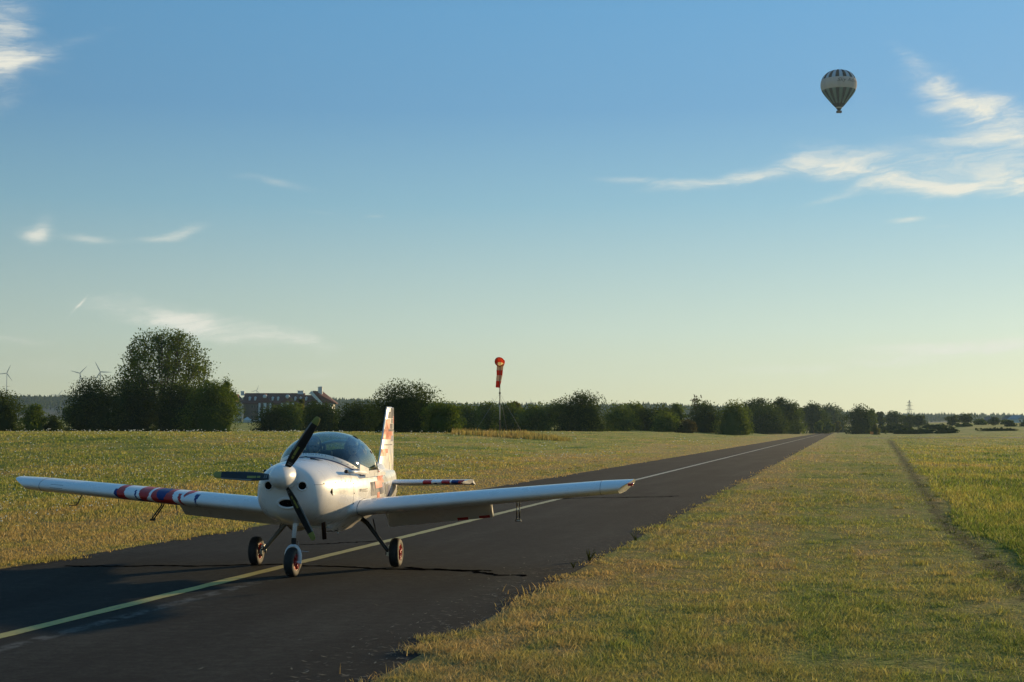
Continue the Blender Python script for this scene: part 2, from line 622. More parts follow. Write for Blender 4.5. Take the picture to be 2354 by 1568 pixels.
strip('runway', M_asph, LAT_L - .12, LAT_R + .12, -12, RUN_END, 0.0, .015, .015, .35)
M_line = varied('line_paint', (.30, .25, .055), (.40, .33, .09), 9, .7)
t = NT(M_line.node_tree)
b = t.n['Principled BSDF']
pos = t.new('ShaderNodeNewGeometry').outputs['Position']
s = t.new('ShaderNodeSeparateXYZ')
t.l.new(pos, s.inputs[0])
near = t.mr(s.outputs[1], 18, 60)
yel = t.mix(near, (.40, .33, .085, 1), (.42, .40, .30, 1))
t.l.new(t.mix(t.mr(t.noise(pos, 14, 5, .7), .50, .72, 0, .75), yel, (.07, .065, .05, 1)), b.inputs['Base Color'])
strip('runway_line', M_line, LAT_C - .085, LAT_C + .085, -12, RUN_END - 16, .005, .006, .006, .3, 2)
# threshold marks at the far end
M_white = varied('white_paint', (.5, .5, .46), (.36, .36, .33), 3, .7)
for k, (l0, l1) in enumerate([(-9.6, -9.0), (-8.6, -8.0), (-6.0, -5.4), (-5.0, -4.4), (-4.2, -3.8)]):
    strip('threshold_mark', M_white, l0, l1, RUN_END - 40, RUN_END - 12, .006, 0, 0, 5, 2)

# cracks and joints that wander across the tarmac
M_crack = varied('crack_tar', (.003, .003, .003), (.006, .006, .006), 5, 1.0, spec=0.0)


def crack(p0, p1, wdt, wob, seed, n=60):
    rs = np.random.RandomState(seed)
    l0, l1 = np.array(p0), np.array(p1)
    off = np.cumsum(rs.randn(n)) * wob
    off -= np.linspace(off[0], off[-1], n)
    P = []
    d = (l1 - l0) / np.linalg.norm(l1 - l0)
    nn = np.array([-d[1], d[0]])
    for i in range(n):
        c = l0 + (l1 - l0) * i / (n - 1) + nn * off[i]
        ww = wdt * (.5 + .8 * rs.rand())
        for sg in (-1, 1):
            P.append((*(c + nn * sg * ww), .004))
    ii = np.arange(2 * n).reshape(n, 2)
    F = np.stack([ii[:-1, 0], ii[:-1, 1], ii[1:, 1], ii[1:, 0]], -1)
    tag(link('tarmac_crack', raw_mesh('tarmac_crack', P, F, [M_crack])), kind='structure')


def g2(x, y):
    p = ray(x, y)
    k = -EYE / p.z
    return (p.x * k, p.y * k)


crack(g2(150, 1301), g2(640, 1297), .06, .03, 1)
crack(g2(640, 1297), g2(1130, 1313), .06, .03, 2)
crack(g2(930, 1304), g2(1205, 1325), .06, .03, 3)
crack(g2(690, 1252), g2(900, 1243), .04, .03, 4)
crack(g2(1180, 1150), g2(1560, 1140), .10, .06, 6)

# the side track crossing the field on the right, far off
M_track = varied('track_dirt', (.060, .050, .036), (.09, .075, .05), .3, .95)


def ribbon(name, m_, pts, wdt, dz, n=60):
    P = []
    pts = [Vector((*p, 0)) for p in pts]
    for i in range(n):
        u = i / (n - 1) * (len(pts) - 1)
        k = min(int(u), len(pts) - 2)
        c = pts[k].lerp(pts[k + 1], u - k)
        d = (pts[k + 1] - pts[k]).normalized()
        for sg in (-1, -.33, .33, 1):
            X, Y = c.x - d.y * sg * wdt / 2, c.y + d.x * sg * wdt / 2
            P.append((X, Y, gz(X, Y) + dz))
    ii = np.arange(n * 4).reshape(n, 4)
    F = np.stack([ii[:-1, :-1], ii[:-1, 1:], ii[1:, 1:], ii[1:, :-1]], -1).reshape(-1, 4)
    return tag(link(name, raw_mesh(name, P, F, [m_])), kind='structure')


X0, Y0 = xy(LAT_R + 1, 330)
ribbon('track', M_track, [(X0, Y0), (X0 + 18, Y0), (X0 + 60, Y0+2), (X0 + 160, Y0+4)], 7, .06, 90)

# ------------------------------------------------------------------ grass
def vnoise(x, y, seed, sc):
    rs = np.random.RandomState(seed)
    T = rs.rand(256, 256)
    x = x * sc + 1000
    y = y * sc + 1000
    xi, yi = np.floor(x).astype(int), np.floor(y).astype(int)
    fx, fy = x - xi, y - yi
    fx = fx * fx * (3 - 2 * fx)
    fy = fy * fy * (3 - 2 * fy)
    a = T[xi & 255, yi & 255]
    b_ = T[(xi + 1) & 255, yi & 255]
    c = T[xi & 255, (yi + 1) & 255]
    d = T[(xi + 1) & 255, (yi + 1) & 255]
    return (a * (1 - fx) + b_ * fx) * (1 - fy) + (c * (1 - fx) + d * fx) * fy


def tall_edge(al_):
    return 2.2 + .027 * np.maximum(al_ - 30, 0) + .10 * np.sin(al_ * .35)


def scatter(n, y0, y1, side, seed):
    rs = np.random.RandomState(seed)
    v = 1 / y1 + rs.rand(n) * (1 / y0 - 1 / y1)
    Y = 1 / v
    X = (rs.rand(n) * 2 - 1) * (Y * .40 + 2.0)
    lat_, al_ = la(X, Y)
    jag = (vnoise(lat_ * 0, al_, 9, 1.6) - .5) * .42 + (vnoise(lat_ * 0, al_, 10, 7) - .5) * .22 + rs.randn(n) * .06
    if side == 'R':
        k = lat_ > LAT_R + .02 + jag
    else:
        k = (lat_ < LAT_L + .02 + jag)
    k |= (al_ > RUN_END)
    return X[k], Y[k], lat_[k], al_[k], rs


def blades(name, X, Y, H, Wd, rs, m_, label, lean=.35, rnd=None):
    n = len(X)
    th = rs.rand(n) * 2 * np.pi
    dx, dy = np.cos(th) * Wd / 2, np.sin(th) * Wd / 2
    Z = ground(X, Y) + .005
    lx, ly = rs.randn(n) * lean * H, rs.randn(n) * lean * H
    bx, by = X + lx * .35, Y + ly * .35
    V = np.empty((n, 5, 3))
    V[:, 0] = np.stack([X - dx, Y - dy, Z], -1)
    V[:, 1] = np.stack([X + dx, Y + dy, Z], -1)
    V[:, 2] = np.stack([bx + dx * .75, by + dy * .75, Z + H * .55], -1)
    V[:, 3] = np.stack([bx - dx * .75, by - dy * .75, Z + H * .55], -1)
    V[:, 4] = np.stack([X + lx, Y + ly, Z + H], -1)
    i = np.arange(n) * 5
    # two triangles for the lower half, one for the tip
    F = np.concatenate([np.stack([i, i + 1, i + 2], -1), np.stack([i, i + 2, i + 3], -1), np.stack([i + 3, i + 2, i + 4], -1)])
    r = rs.rand(n) if rnd is None else rnd
    me = raw_mesh(name, V.reshape(-1, 3), F, [m_], attrs={'rnd': np.repeat(r, 5)})
    return tag(link(name, me), label, 'grass', kind='stuff')


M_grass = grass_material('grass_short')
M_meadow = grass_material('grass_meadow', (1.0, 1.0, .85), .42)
# right hand verge: short mown grass, then a taller strip
X, Y, lt, a_, rs = scatter(840000, 9.5, 430, 'R', 1)
tall = lt > tall_edge(a_) + (vnoise(X, Y, 4, 1.1) - .5) * .3
k = ~tall & ~((lt > tall_edge(a_) - .5 - .003 * a_) & (rs.rand(len(X)) < .55))
clump = vnoise(X, Y, 3, 2.2) * .6 + vnoise(X, Y, 5, .6) * .7
Hh = (.009 + .022 * clump ** 2 * 1.4) * (.4 + 1.2 * rs.rand(len(X)) ** 1.5) * (1 + .014 * np.minimum(Y, 120))
Wd = np.maximum(.0045, Y * .00050) * (.6 + .8 * rs.rand(len(X)))
thin = (vnoise(X, Y, 6, 5.0) + .35 * rs.rand(len(X))) > .28
k &= thin
blades('mown_grass', X[k], Y[k], Hh[k], Wd[k], rs, M_grass, 'short mown grass with dry patches beside the tarmac', .75)
k = tall
rut = (lt > tall_edge(a_) - .55 - .002 * a_) & (lt < tall_edge(a_) + .02)
Hh = (.030 + (.035 + .065 * clump) * sstep(lt - tall_edge(a_), -.5, .5)) * (.5 + .9 * rs.rand(len(X)))
blades('long_grass', X[k], Y[k], Hh[k], Wd[k] * 1.1, rs, M_meadow, 'longer green grass right of the mown verge', .45)
# extra green tufts
rs = np.random.RandomState(77)
tx, ty = [], []
cn = 900
v_ = 1 / 90 + rs.rand(cn) * (1 / 10 - 1 / 90)
cy_ = 1 / v_
cx_ = (rs.rand(cn) * 2 - 1) * (cy_ * .40 + 2)
for X_, Y_ in zip(cx_, cy_):
    L_, A_ = la(X_, Y_)
    if LAT_L - .05 < L_ < LAT_R + .05:
        continue
    m_ = rs.randint(12, 40)
    r_ = .05 + .10 * rs.rand()
    tx.append(X_ + rs.randn(m_) * r_)
    ty.append(Y_ + rs.randn(m_) * r_)
tx, ty = np.concatenate(tx), np.concatenate(ty)
blades('grass_tuft', tx, ty, .035 + .06 * rs.rand(len(tx)), np.maximum(.006, ty * .0006), rs,
       M_grass, 'small greener tufts dotted over the grass', .5, rnd=rs.rand(len(tx)) * .5)
# left hand field
X, Y, lt, a_, rs = scatter(620000, 14, 430, 'L', 2)
clump = vnoise(X, Y, 13, 1.3) * .55 + vnoise(X, Y, 15, .35) * .65
tl = sstep(-lt, -LAT_L + 1.2, -LAT_L + 5.5)
Hh = ((.018 + .030 * clump) * (1 - tl) + tl * (.035 + .065 * clump ** 1.5)) * (.45 + rs.rand(len(X)))
Wd = np.maximum(.006, Y * .00055) * (.7 + .7 * rs.rand(len(X)))
blades('meadow_grass', X, Y, Hh, Wd, rs, M_meadow, 'dry yellow green meadow grass left of the runway', .45)
# tall dry stalks at the foot of the windsock
rs = np.random.RandomState(8)
n = 2600
px = 1050 + rs.rand(n) * 250 + rs.randn(n) * 12
D_ = 150 + rs.rand(n) * 12
X = (px - 1176.5) / FD * D_
k = vnoise(X, D_, 31, .8) + .4 * rs.rand(n) > .42
M_reed = grass_material('dry_stalks', (.85, .75, .62), .4)
blades('dry_stalks', X[k], D_[k], (.25 + .75 * vnoise(X, D_, 33, .9) * rs.rand(n))[k], np.full(k.sum(), .07), rs, M_reed,
       'tall dry straw stalks around the foot of the windsock mast', .12, rnd=.8 + .2 * rs.rand(k.sum()))

# small white meadow flowers (countless)
M_flower = mat('flower_white', (.85, .83, .68), .8)
rs = np.random.RandomState(21)
n = 7500
v_ = 1 / 230 + rs.rand(n) * (1 / 21 - 1 / 190)
Y = 1 / v_
X = (rs.rand(n) * 2 - 1) * (Y * .40 + 2)
L_, A_ = la(X, Y)
k = (L_ < LAT_L - 3.5) & (vnoise(X, Y, 41, .18) + .25 * vnoise(X, Y, 42, 1.0) > .42)
k &= rs.rand(n) < np.clip(.95 - (X / Y + .33) * 1.1, .12, 1)
X, Y = X[k], Y[k]
n = len(X)
Z = ground(X, Y) + .10 + .20 * rs.rand(n)
r_ = np.maximum(.015, Y * .00042) * (.7 + .8 * rs.rand(n))
th = rs.rand(n) * 6.28
V = np.empty((n, 6, 3))
off = np.array([(1, 0, 0), (-1, 0, 0), (0, 1, 0), (0, -1, 0), (0, 0, .6), (0, 0, -.6)])
V = np.stack([X, Y, Z], -1)[:, None] + off[None] * r_[:, None, None]
i = np.arange(n) * 6
oc = [(0, 2, 4), (2, 1, 4), (1, 3, 4), (3, 0, 4), (2, 0, 5), (1, 2, 5), (3, 1, 5), (0, 3, 5)]
F = np.concatenate([np.stack([i + a, i + b_, i + c], -1) for a, b_, c in oc])
tag(link('meadow_flower', raw_mesh('meadow_flower', V.reshape(-1, 3), F, [M_flower])),
    'tiny pale flower heads scattered over the left meadow', 'flowers', kind='stuff')

# ------------------------------------------------------------------ hills and the far wood
ridge_px = np.array([-700, 0, 140, 420, 780, 860, 1040, 1280, 1550, 1700, 1900, 1960, 2010, 2100, 2353, 3100])
ridge_py = np.array([905, 907, 909, 911, 915, 918, 925, 928, 929, 934, 941, 946, 952, 949, 952, 956])


def los(X, Y):
    """tangent of the elevation of the tree line seen in that direction"""
    px = 1176.5 + FD * X / Y
    return (988 - np.interp(px, ridge_px, ridge_py)) / FD


def hill_z(X, Y):
    e = los(X, Y)
    zr = e * 3000 + EYE - 11
    u = sstep(Y, 1900, 3000)
    z = 6 + (zr - 6) * u
    back = zr + (e * 6200 * .80 - zr) * sstep(Y, 3000, 6200)
    z = np.where(Y > 3000, back, z)
    return z + 2.0 * np.sin(X * .006 + Y * .002) * np.sin(Y * .0031) * u


M_hill = varied('wooded_hill', (.016, .026, .012), (.03, .04, .016), .02, .95)
ths = np.linspace(-.72, .72, 150)
Ds = np.concatenate([np.arange(1800, 3100, 80), np.arange(3200, 6900, 300)])
TH, DD = np.meshgrid(ths, Ds)
HX, HY = TH * DD, DD
HZ = hill_z(HX, HY)
HZ[0] -= 12
ii = np.arange(TH.size).reshape(TH.shape)
F = np.stack([ii[:-1, :-1], ii[:-1, 1:], ii[1:, 1:], ii[1:, :-1]], -1).reshape(-1, 4)
tag(link('hills', raw_mesh('hills', np.stack([HX, HY, HZ], -1).reshape(-1, 3), F, [M_hill], smooth=True)), kind='structure')


def foliage(name, c1, c2, trans=.35):
    m = bpy.data.materials.new(name)
    m.use_nodes = True
    t = NT(m.node_tree)
    t.n.clear()
    r = t.new('ShaderNodeAttribute', attribute_name='rnd').outputs['Fac']
    tc = t.new('ShaderNodeTexCoord').outputs['Object']
    f = t.m('ADD', t.m('MULTIPLY', r, .5), t.m('MULTIPLY', t.noise(tc, .45, 3, .6), .6))
    c = t.mix(t.mr(f, .3, .85), col4(c1), col4(c2))
    d = t.new('ShaderNodeBsdfDiffuse')
    t.l.new(c, d.inputs[0])
    tr = t.new('ShaderNodeBsdfTranslucent')
    t.l.new(t.mix(1.0, c, (1.1, 1.1, .55, 1), 'MULTIPLY'), tr.inputs[0])
    mx = t.new('ShaderNodeMixShader')
    mx.inputs[0].default_value = trans
    t.l.new(d.outputs[0], mx.inputs[1])
    t.l.new(tr.outputs[0], mx.inputs[2])
    o = t.new('ShaderNodeOutputMaterial')
    t.l.new(mx.outputs[0], o.inputs[0])
    return m


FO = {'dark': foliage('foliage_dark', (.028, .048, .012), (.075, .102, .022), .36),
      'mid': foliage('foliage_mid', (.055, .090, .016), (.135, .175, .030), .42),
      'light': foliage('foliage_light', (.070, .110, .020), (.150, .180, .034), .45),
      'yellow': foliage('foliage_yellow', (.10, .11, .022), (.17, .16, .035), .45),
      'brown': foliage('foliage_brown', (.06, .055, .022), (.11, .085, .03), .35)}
M_bark = varied('bark', (.045, .035, .024), (.08, .062, .042), 2.5, .95, bump=.6)

# the wooded ridge: thousands of small conifer and broadleaf tops, beyond counting
rs = np.random.RandomState(3)
n = 20000
Yf = 2350 + 750 * np.sqrt(rs.rand(n))
Xf = (rs.rand(n) * 2 - 1) * .58 * Yf
Zf = hill_z(Xf, Yf) - 1.5
hh = 7 + 6 * rs.rand(n) ** 1.5 * (.6 + .8 * vnoise(Xf, Yf, 5, .012))
ww = 2.6 + 2.8 * rs.rand(n)
con = rs.rand(n) < .45
base6 = np.array([(1, 0, .45), (-.5, .87, .5), (-.5, -.87, .4), (0, 0, 1), (.1, .1, 0)])
V = np.empty((n, 5, 3))
jit = 1 + .35 * rs.randn(n, 5, 1) * np.array([1, 1, 1, 0, 0])[None, :, None]
rot = rs.rand(n) * 6.28
cr, sr = np.cos(rot), np.sin(rot)
bb = base6[None] * np.where(con, .7, 1.1)[:, None, None] * jit
V[..., 0] = Xf[:, None] + (bb[..., 0] * cr[:, None] - bb[..., 1] * sr[:, None]) * ww[:, None]
V[..., 1] = Yf[:, None] + (bb[..., 0] * sr[:, None] + bb[..., 1] * cr[:, None]) * ww[:, None]
V[..., 2] = Zf[:, None] + base6[None, :, 2] * np.where(con, 1.15, .85)[:, None] * hh[:, None]
i = np.arange(n) * 5
F = np.concatenate([np.stack([i + a, i + b_, i + c], -1) for a, b_, c in
                    [(0, 1, 3), (1, 2, 3), (2, 0, 3), (1, 0, 4), (2, 1, 4), (0, 2, 4)]])
tag(link('forest', raw_mesh('forest', V.reshape(-1, 3), F, [FO['dark']], attrs={'rnd': np.repeat(rs.rand(n), 5)})),
    'dark far wood running along the whole ridge behind the field', 'forest', kind='stuff')


# ------------------------------------------------------------------ trees and shrubs
def leaves(P, size, rs, nbias=None):
    n = len(P)
    a = rs.randn(n, 3)
    a /= np.linalg.norm(a, axis=1)[:, None]
    b_ = np.cross(a, rs.randn(n, 3))
    b_ /= np.linalg.norm(b_, axis=1)[:, None] + 1e-9
    s_ = size * (.55 + .9 * rs.rand(n))[:, None]
    a = a * s_ * .5
    b_ = b_ * s_ * .36
    V = np.stack([P - a, P + b_, P + a, P - b_], 1)
    i = np.arange(n)[:, None] * 4
    return V.reshape(-1, 3), i + np.arange(4)[None]


def crown_mesh(name, kind, Wd, Dp, H, z0, seed, n_leaf, leaf, m_, core=True):
    """kind: dome (a bush down to the ground), round, tall, spiky"""
    rs = np.random.RandomState(seed)
    nc = int(26 + Wd * H * .35)
    nc = min(nc, 110)
    th = rs.rand(nc) * 2 * np.pi
    if kind == 'dome':
        h = rs.rand(nc) ** .8
        rr = np.sqrt(np.clip(1 - h ** 3.0, .02, 1)) * (.62 + .38 * rs.rand(nc))
        cz = z0 + h * (H - z0) * .90
    elif kind == 'hedge':
        h = rs.rand(nc)
        rr = (.85 + .25 * rs.rand(nc)) * np.where(h > .8, .8, 1)
        rr *= rs.rand(nc) ** .35
        cz = z0 + h * (H - z0) * .82
    else:
        h = rs.rand(nc)
        top = 1.0 if kind != 'tall' else .8
        rr = np.sqrt(np.clip(1 - (2 * h - 1) ** 2, .05, 1)) * (.55 + .5 * rs.rand(nc)) * top
        cz = z0 + (.08 + .84 * h) * (H - z0)
    lump = 1 + .22 * np.sin(th * 3 + seed) + .12 * np.sin(th * 5 + 2 * seed)
    cx, cy = np.cos(th) * rr * lump * Wd * .42, np.sin(th) * rr * lump * Dp * .42
    rc = (.13 + .13 * rs.rand(nc)) * min(Wd, (H - z0) * 1.6) * (1.25 if kind == 'dome' else 1.0)
    ci = rs.randint(0, nc, n_leaf)
    d = rs.randn(n_leaf, 3)
    d /= np.linalg.norm(d, axis=1)[:, None]
    r_ = rc[ci] * (rs.rand(n_leaf) ** .45) * (1 + .12 * (rs.rand(n_leaf) > .95))
    P = np.stack([cx[ci], cy[ci], cz[ci]], -1) + d * r_[:, None] * np.array([1, 1, .8])
    if kind == 'spiky':
        up = rs.rand(n_leaf) < .16
        P[up, 2] += rs.rand(up.sum()) ** 2 * H * .16
    P[:, 2] = np.where(P[:, 2] < .15, .15 + rs.rand(n_leaf) * .4, P[:, 2])
    V, F = leaves(P, leaf, rs)
    rnd = np.repeat(np.clip(rs.rand(n_leaf) * .5 + .5 * rs.rand(nc)[ci], 0, 1), 4)
    if core:                            # solid inner core in dark leaf tone, added to stop light leaking through
        nu, nv = 14, 8
        q = []
        for j in range(nv + 1):
            hj = j / nv
            if kind in ('dome', 'hedge'):
                rj, zj = math.sqrt(max(1 - hj ** 2.8, 0)) * .70, z0 + hj * (H - z0) * .76
                if kind == 'hedge':
                    rj = (.74 if j < nv else 0.0)
            else:
                rj, zj = math.sqrt(max(1 - (2 * hj - 1) ** 2, 0)) * .58, z0 + (.14 + .68 * hj) * (H - z0)
            for k in range(nu):
                a_ = 2 * math.pi * k / nu
                jr = rj * (.94 + .12 * math.sin(3 * a_ + seed + j) + .22 * (rs.rand() - .5))
                q.append((math.cos(a_) * jr * Wd * .5, math.sin(a_) * jr * Dp * .5, zj + (rs.rand() - .5) * H * .06 * (0 < j < nv)))
        ii = np.arange((nv + 1) * nu).reshape(nv + 1, nu)
        jj = np.roll(ii, -1, 1)
        Fc = np.stack([ii[:-1], jj[:-1], jj[1:], ii[1:]], -1).reshape(-1, 4) + len(V)
        V = np.concatenate([V, q])
        F = np.concatenate([F, Fc])
        rnd = np.concatenate([rnd, np.zeros(len(q))])
    return raw_mesh(name, V, F, [m_], attrs={'rnd': rnd})


def trunk_mb(H, r, seed, spread, low=.15, limbs=6):
    rs = random.Random(seed)
    b_ = MB()
    b_.tube([(0, 0, -.3), (.05 * r, 0, H * .3), (.1 * r, .1 * r, H * .62)], [r, r * .72, r * .35], 8)
    for k in range(limbs):
        a_ = 2 * math.pi * k / limbs + rs.random()
        h0 = H * (low + .35 * rs.random())
        L = spread * (.5 + .4 * rs.random())
        p = Vector((0, 0, h0))
        q = p + Vector((math.cos(a_) * L * .5, math.sin(a_) * L * .5, H * .16))
        e = p + Vector((math.cos(a_) * L, math.sin(a_) * L, H * (.28 + .1 * rs.random())))
        b_.tube([p, q, e], [r * .45, r * .28, r * .08], 6)
    return b_


def plant(x0, x1, top, D, kind, tone, label, cat='tree', z0=None, leaf=None, n=None, core=True, group=None, deep=1.0):
    """a tree or shrub spanning picture columns x0..x1 with its top at row 'top', standing D metres away"""
    xc = (x0 + x1) / 2
    p = at(xc, top, D)
    zg = gz(p.x, D)
    H = max(p.z - zg, .8)
    Wd = (x1 - x0) / FD * D
    seed = int(xc * 7 + D) % 99991
    name = {'tree': 'broadleaf_tree', 'shrub': 'shrub', 'hedge': 'hedge'}[cat]
    o = thing(name, label, cat, (p.x, D, zg), 0, group)
    if z0 is None:
        z0 = 0.0 if kind in ('dome', 'hedge') else H * .16
    lf = leaf or max(.20, D * .00095)
    area = (Wd + Wd * deep) * H
    nn = n or int(min(16000, max(900, area / (lf * lf) * 6.5)))
    me = crown_mesh('crown', kind, Wd, min(Wd, 40) * deep, H, z0, seed, nn, lf, FO[tone], core)
    link('crown', me, o)
    tr = trunk_mb(H * .8, max(.09, H * .022), seed, Wd * .32, .04 if kind in ('dome', 'hedge') else .2)
    tr.build('trunk', M_bark, o)
    return o


T = [
 # x0, x1, top, D, kind, tone, label, cat
 (-70, 62, 907, 232, 'dome', 'dark', 'dark dense tree cut off by the left edge of the photo', 'tree'),
 (48, 108, 929, 226, 'dome', 'mid', 'small lighter green tree just right of the dark tree at the left edge', 'tree'),
 (98, 146, 957, 228, 'dome', 'dark', 'low dark shrub between the small light tree and the big dark rounded tree', 'shrub'),
 (138, 205, 935, 520, 'round', 'mid', 'hazy pale tree far behind, seen in the gap left of the big rounded tree', 'tree'),
 (144, 282, 871, 262, 'dome', 'dark', 'big dark rounded tree directly left of the tall open crowned tree', 'tree'),
 (222, 378, 890, 272, 'dome', 'dark', 'dark thicket under the left half of the tall open crowned tree', 'tree'),
 (340, 486, 886, 270, 'dome', 'dark', 'dark thicket under the right half of the tall open crowned tree', 'tree'),
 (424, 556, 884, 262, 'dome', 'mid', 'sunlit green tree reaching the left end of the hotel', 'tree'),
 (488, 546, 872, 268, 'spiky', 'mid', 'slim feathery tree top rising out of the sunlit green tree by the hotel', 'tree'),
 (582, 680, 938, 300, 'dome', 'dark', 'dark bush hiding the lower left of the hotel front', 'tree'),
 (632, 706, 928, 330, 'dome', 'mid', 'bush with a lit top in front of the middle of the hotel', 'tree'),
 (704, 792, 930, 290, 'dome', 'dark', 'dark bush below the gabled house end of the hotel', 'tree'),
 (676, 702, 914, 360, 'round', 'yellow', 'little yellow green tree top before the hotel wall', 'tree'),
 (690, 758, 921, 305, 'dome', 'dark', 'dark pointed tree in front of the right part of the hotel', 'tree'),
 (750, 920, 926, 250, 'dome', 'dark', 'long dark shrub joining the hotel trees to the large bush behind the canopy', 'tree'),
 (838, 1040, 886, 205, 'dome', 'dark', 'largest dark bush, standing behind the aircraft tail fin', 'tree'),
 (968, 1070, 926, 198, 'dome', 'mid', 'sunlit lower shoulder of bush at the right end of the large dark bush', 'shrub'),
 (1008, 1112, 933, 330, 'dome', 'mid', 'green bush between the large dark bush and the windsock, left one', 'tree'),
 (1076, 1160, 928, 345, 'dome', 'mid', 'rounded bush immediately left of the windsock mast', 'tree'),
 (1130, 1216, 930, 335, 'dome', 'mid', 'bush immediately behind and right of the windsock mast', 'tree'),
 (1158, 1200, 922, 350, 'round', 'yellow', 'bright yellow green tree top just right of the windsock mast', 'tree'),
 (1184, 1288, 934, 330, 'dome', 'mid', 'bush between the windsock and the big dark round tree', 'tree'),
 (1248, 1300, 926, 330, 'spiky', 'dark', 'thin twiggy tree top on the left shoulder of the dark round tree', 'tree'),
 (1258, 1412, 912, 300, 'dome', 'dark', 'big dark round tree right of the windsock', 'tree'),
 (1376, 1462, 932, 340, 'dome', 'mid', 'green bush on the right flank of the big dark round tree', 'tree'),
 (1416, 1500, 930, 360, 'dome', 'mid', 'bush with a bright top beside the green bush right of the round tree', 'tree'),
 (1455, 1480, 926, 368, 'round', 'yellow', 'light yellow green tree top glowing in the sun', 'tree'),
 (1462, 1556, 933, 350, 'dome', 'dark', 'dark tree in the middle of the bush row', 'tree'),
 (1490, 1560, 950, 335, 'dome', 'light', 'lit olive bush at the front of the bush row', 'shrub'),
 (1530, 1578, 928, 400, 'tall', 'mid', 'slender grey green tree left of the lone open tree', 'tree'),
 (1545, 1600, 968, 335, 'dome', 'brown', 'low reddish brown shrub at the foot of the row', 'shrub'),
 (1570, 1665, 931, 380, 'dome', 'dark', 'dark rounded bush beneath the lone open tree', 'tree'),
 (1640, 1728, 926, 372, 'dome', 'light', 'bright green rounded tree at the right end of the bush row', 'tree'),
 (1700, 1785, 919, 520, 'round', 'dark', 'first tall dark tree of the grove left of the runway end', 'tree'),
 (1760, 1842, 915, 540, 'round', 'dark', 'second and tallest dark tree of the grove left of the runway end', 'tree'),
 (1706, 1812, 935, 500, 'dome', 'dark', 'dark undergrowth of the grove left of the runway end', 'shrub'),
 (1790, 1846, 928, 560, 'dome', 'mid', 'tree with a lit right side at the end of the grove', 'tree'),
 (1836, 1900, 928, 700, 'round', 'dark', 'dark tree left of the dip at the runway end', 'tree'),
 (1850, 1915, 944, 720, 'dome', 'dark', 'low dark tree behind the young trees at the runway end', 'tree'),
 (1876, 1934, 928, 940, 'round', 'dark', 'dark tree straight beyond the runway end', 'tree'),
 (1896, 1948, 944, 950, 'dome', 'dark', 'lower rounded tree beyond the runway end, before the gap', 'tree'),
 (1946, 2008, 932, 600, 'dome', 'dark', 'large dark tree just right of the runway end', 'tree'),
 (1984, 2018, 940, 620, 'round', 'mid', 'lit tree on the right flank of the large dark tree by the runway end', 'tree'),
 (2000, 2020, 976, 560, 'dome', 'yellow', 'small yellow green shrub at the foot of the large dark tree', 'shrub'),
 (2012, 2036, 944, 760, 'round', 'dark', 'narrow dark tree, first of the far row on the right', 'tree'),
 (2030, 2078, 946, 780, 'round', 'dark', 'wide dark tree, second of the far row on the right', 'tree'),
 (2068, 2108, 955, 740, 'round', 'dark', 'rounded tree just left of the pylon foot', 'tree'),
 (2094, 2128, 955, 720, 'round', 'dark', 'umbrella shaped dark tree right below the pylon', 'tree'),
 (2172, 2204, 957, 700, 'round', 'dark', 'dark round tree left of the tallest tree in the right distance', 'tree'),
 (2197, 2240, 951, 720, 'round', 'dark', 'tallest tree in the right distance', 'tree'),
 (2238, 2268, 964, 740, 'dome', 'mid', 'low pale bush in the right distance', 'shrub'),
 (2268, 2302, 961, 700, 'round', 'dark', 'dark round tree before the far houses', 'tree'),
 (2296, 2330, 966, 760, 'dome', 'mid', 'low bush left of the white far house', 'shrub'),
 (2308, 2332, 967, 640, 'dome', 'dark', 'dark clump of bush in front of the white far house', 'shrub'),
 (2334, 2390, 966, 650, 'dome', 'dark', 'dark tree cut by the right edge of the photo', 'tree'),
]
for k, (x0, x1, top, D, kind, tone, label, cat) in enumerate(T):
    deep = .5 if (x1 - x0) > 120 else .8
    plant(x0, x1, top, D, kind, tone, label, cat, deep=deep)
# young trees in a row at the runway end
for (x0, x1, top, D, tone, lab) in [(1822, 1840, 972, 600, 'mid', 'small young tree by the grove, leftmost of the young trees'),
                                    (1872, 1892, 967, 640, 'light', 'tallest bushy young tree left of the runway end'),
                                    (1895, 1912, 972, 660, 'light', 'middle young tree at the runway end'),
                                    (1910, 1918, 977, 660, 'light', 'smallest young tree at the runway end'),
                                    (1918, 1932, 968, 700, 'yellow', 'slim pale young tree standing right at the runway end')]:
    plant(x0, x1, top, D, 'round', tone, lab, 'tree', group='young trees planted by the runway end')
for (x0, x1, top, D, tone, lab) in [(2010, 2110, 973, 640, 'dark', 'upper dark hedge starting behind the large tree on the right'),
                                    (2112, 2190, 973, 620, 'dark', 'upper dark hedge under the hazy hill, middle of the right side'),
                                    (2030, 2170, 984, 500, 'dark', 'long low hedge at the far edge of the right field'),
                                    (2140, 2208, 981, 480, 'dark', 'thicker low hedge end in the right field'),
                                    (2236, 2353, 983, 500, 'dark', 'low dark hedge at the right edge of the far field'),
                                    (2190, 2236, 972, 640, 'mid', 'short hedge below the tallest tree on the right')]:
    plant(x0, x1, top, D, 'hedge', tone, lab, 'hedge', deep=.12)


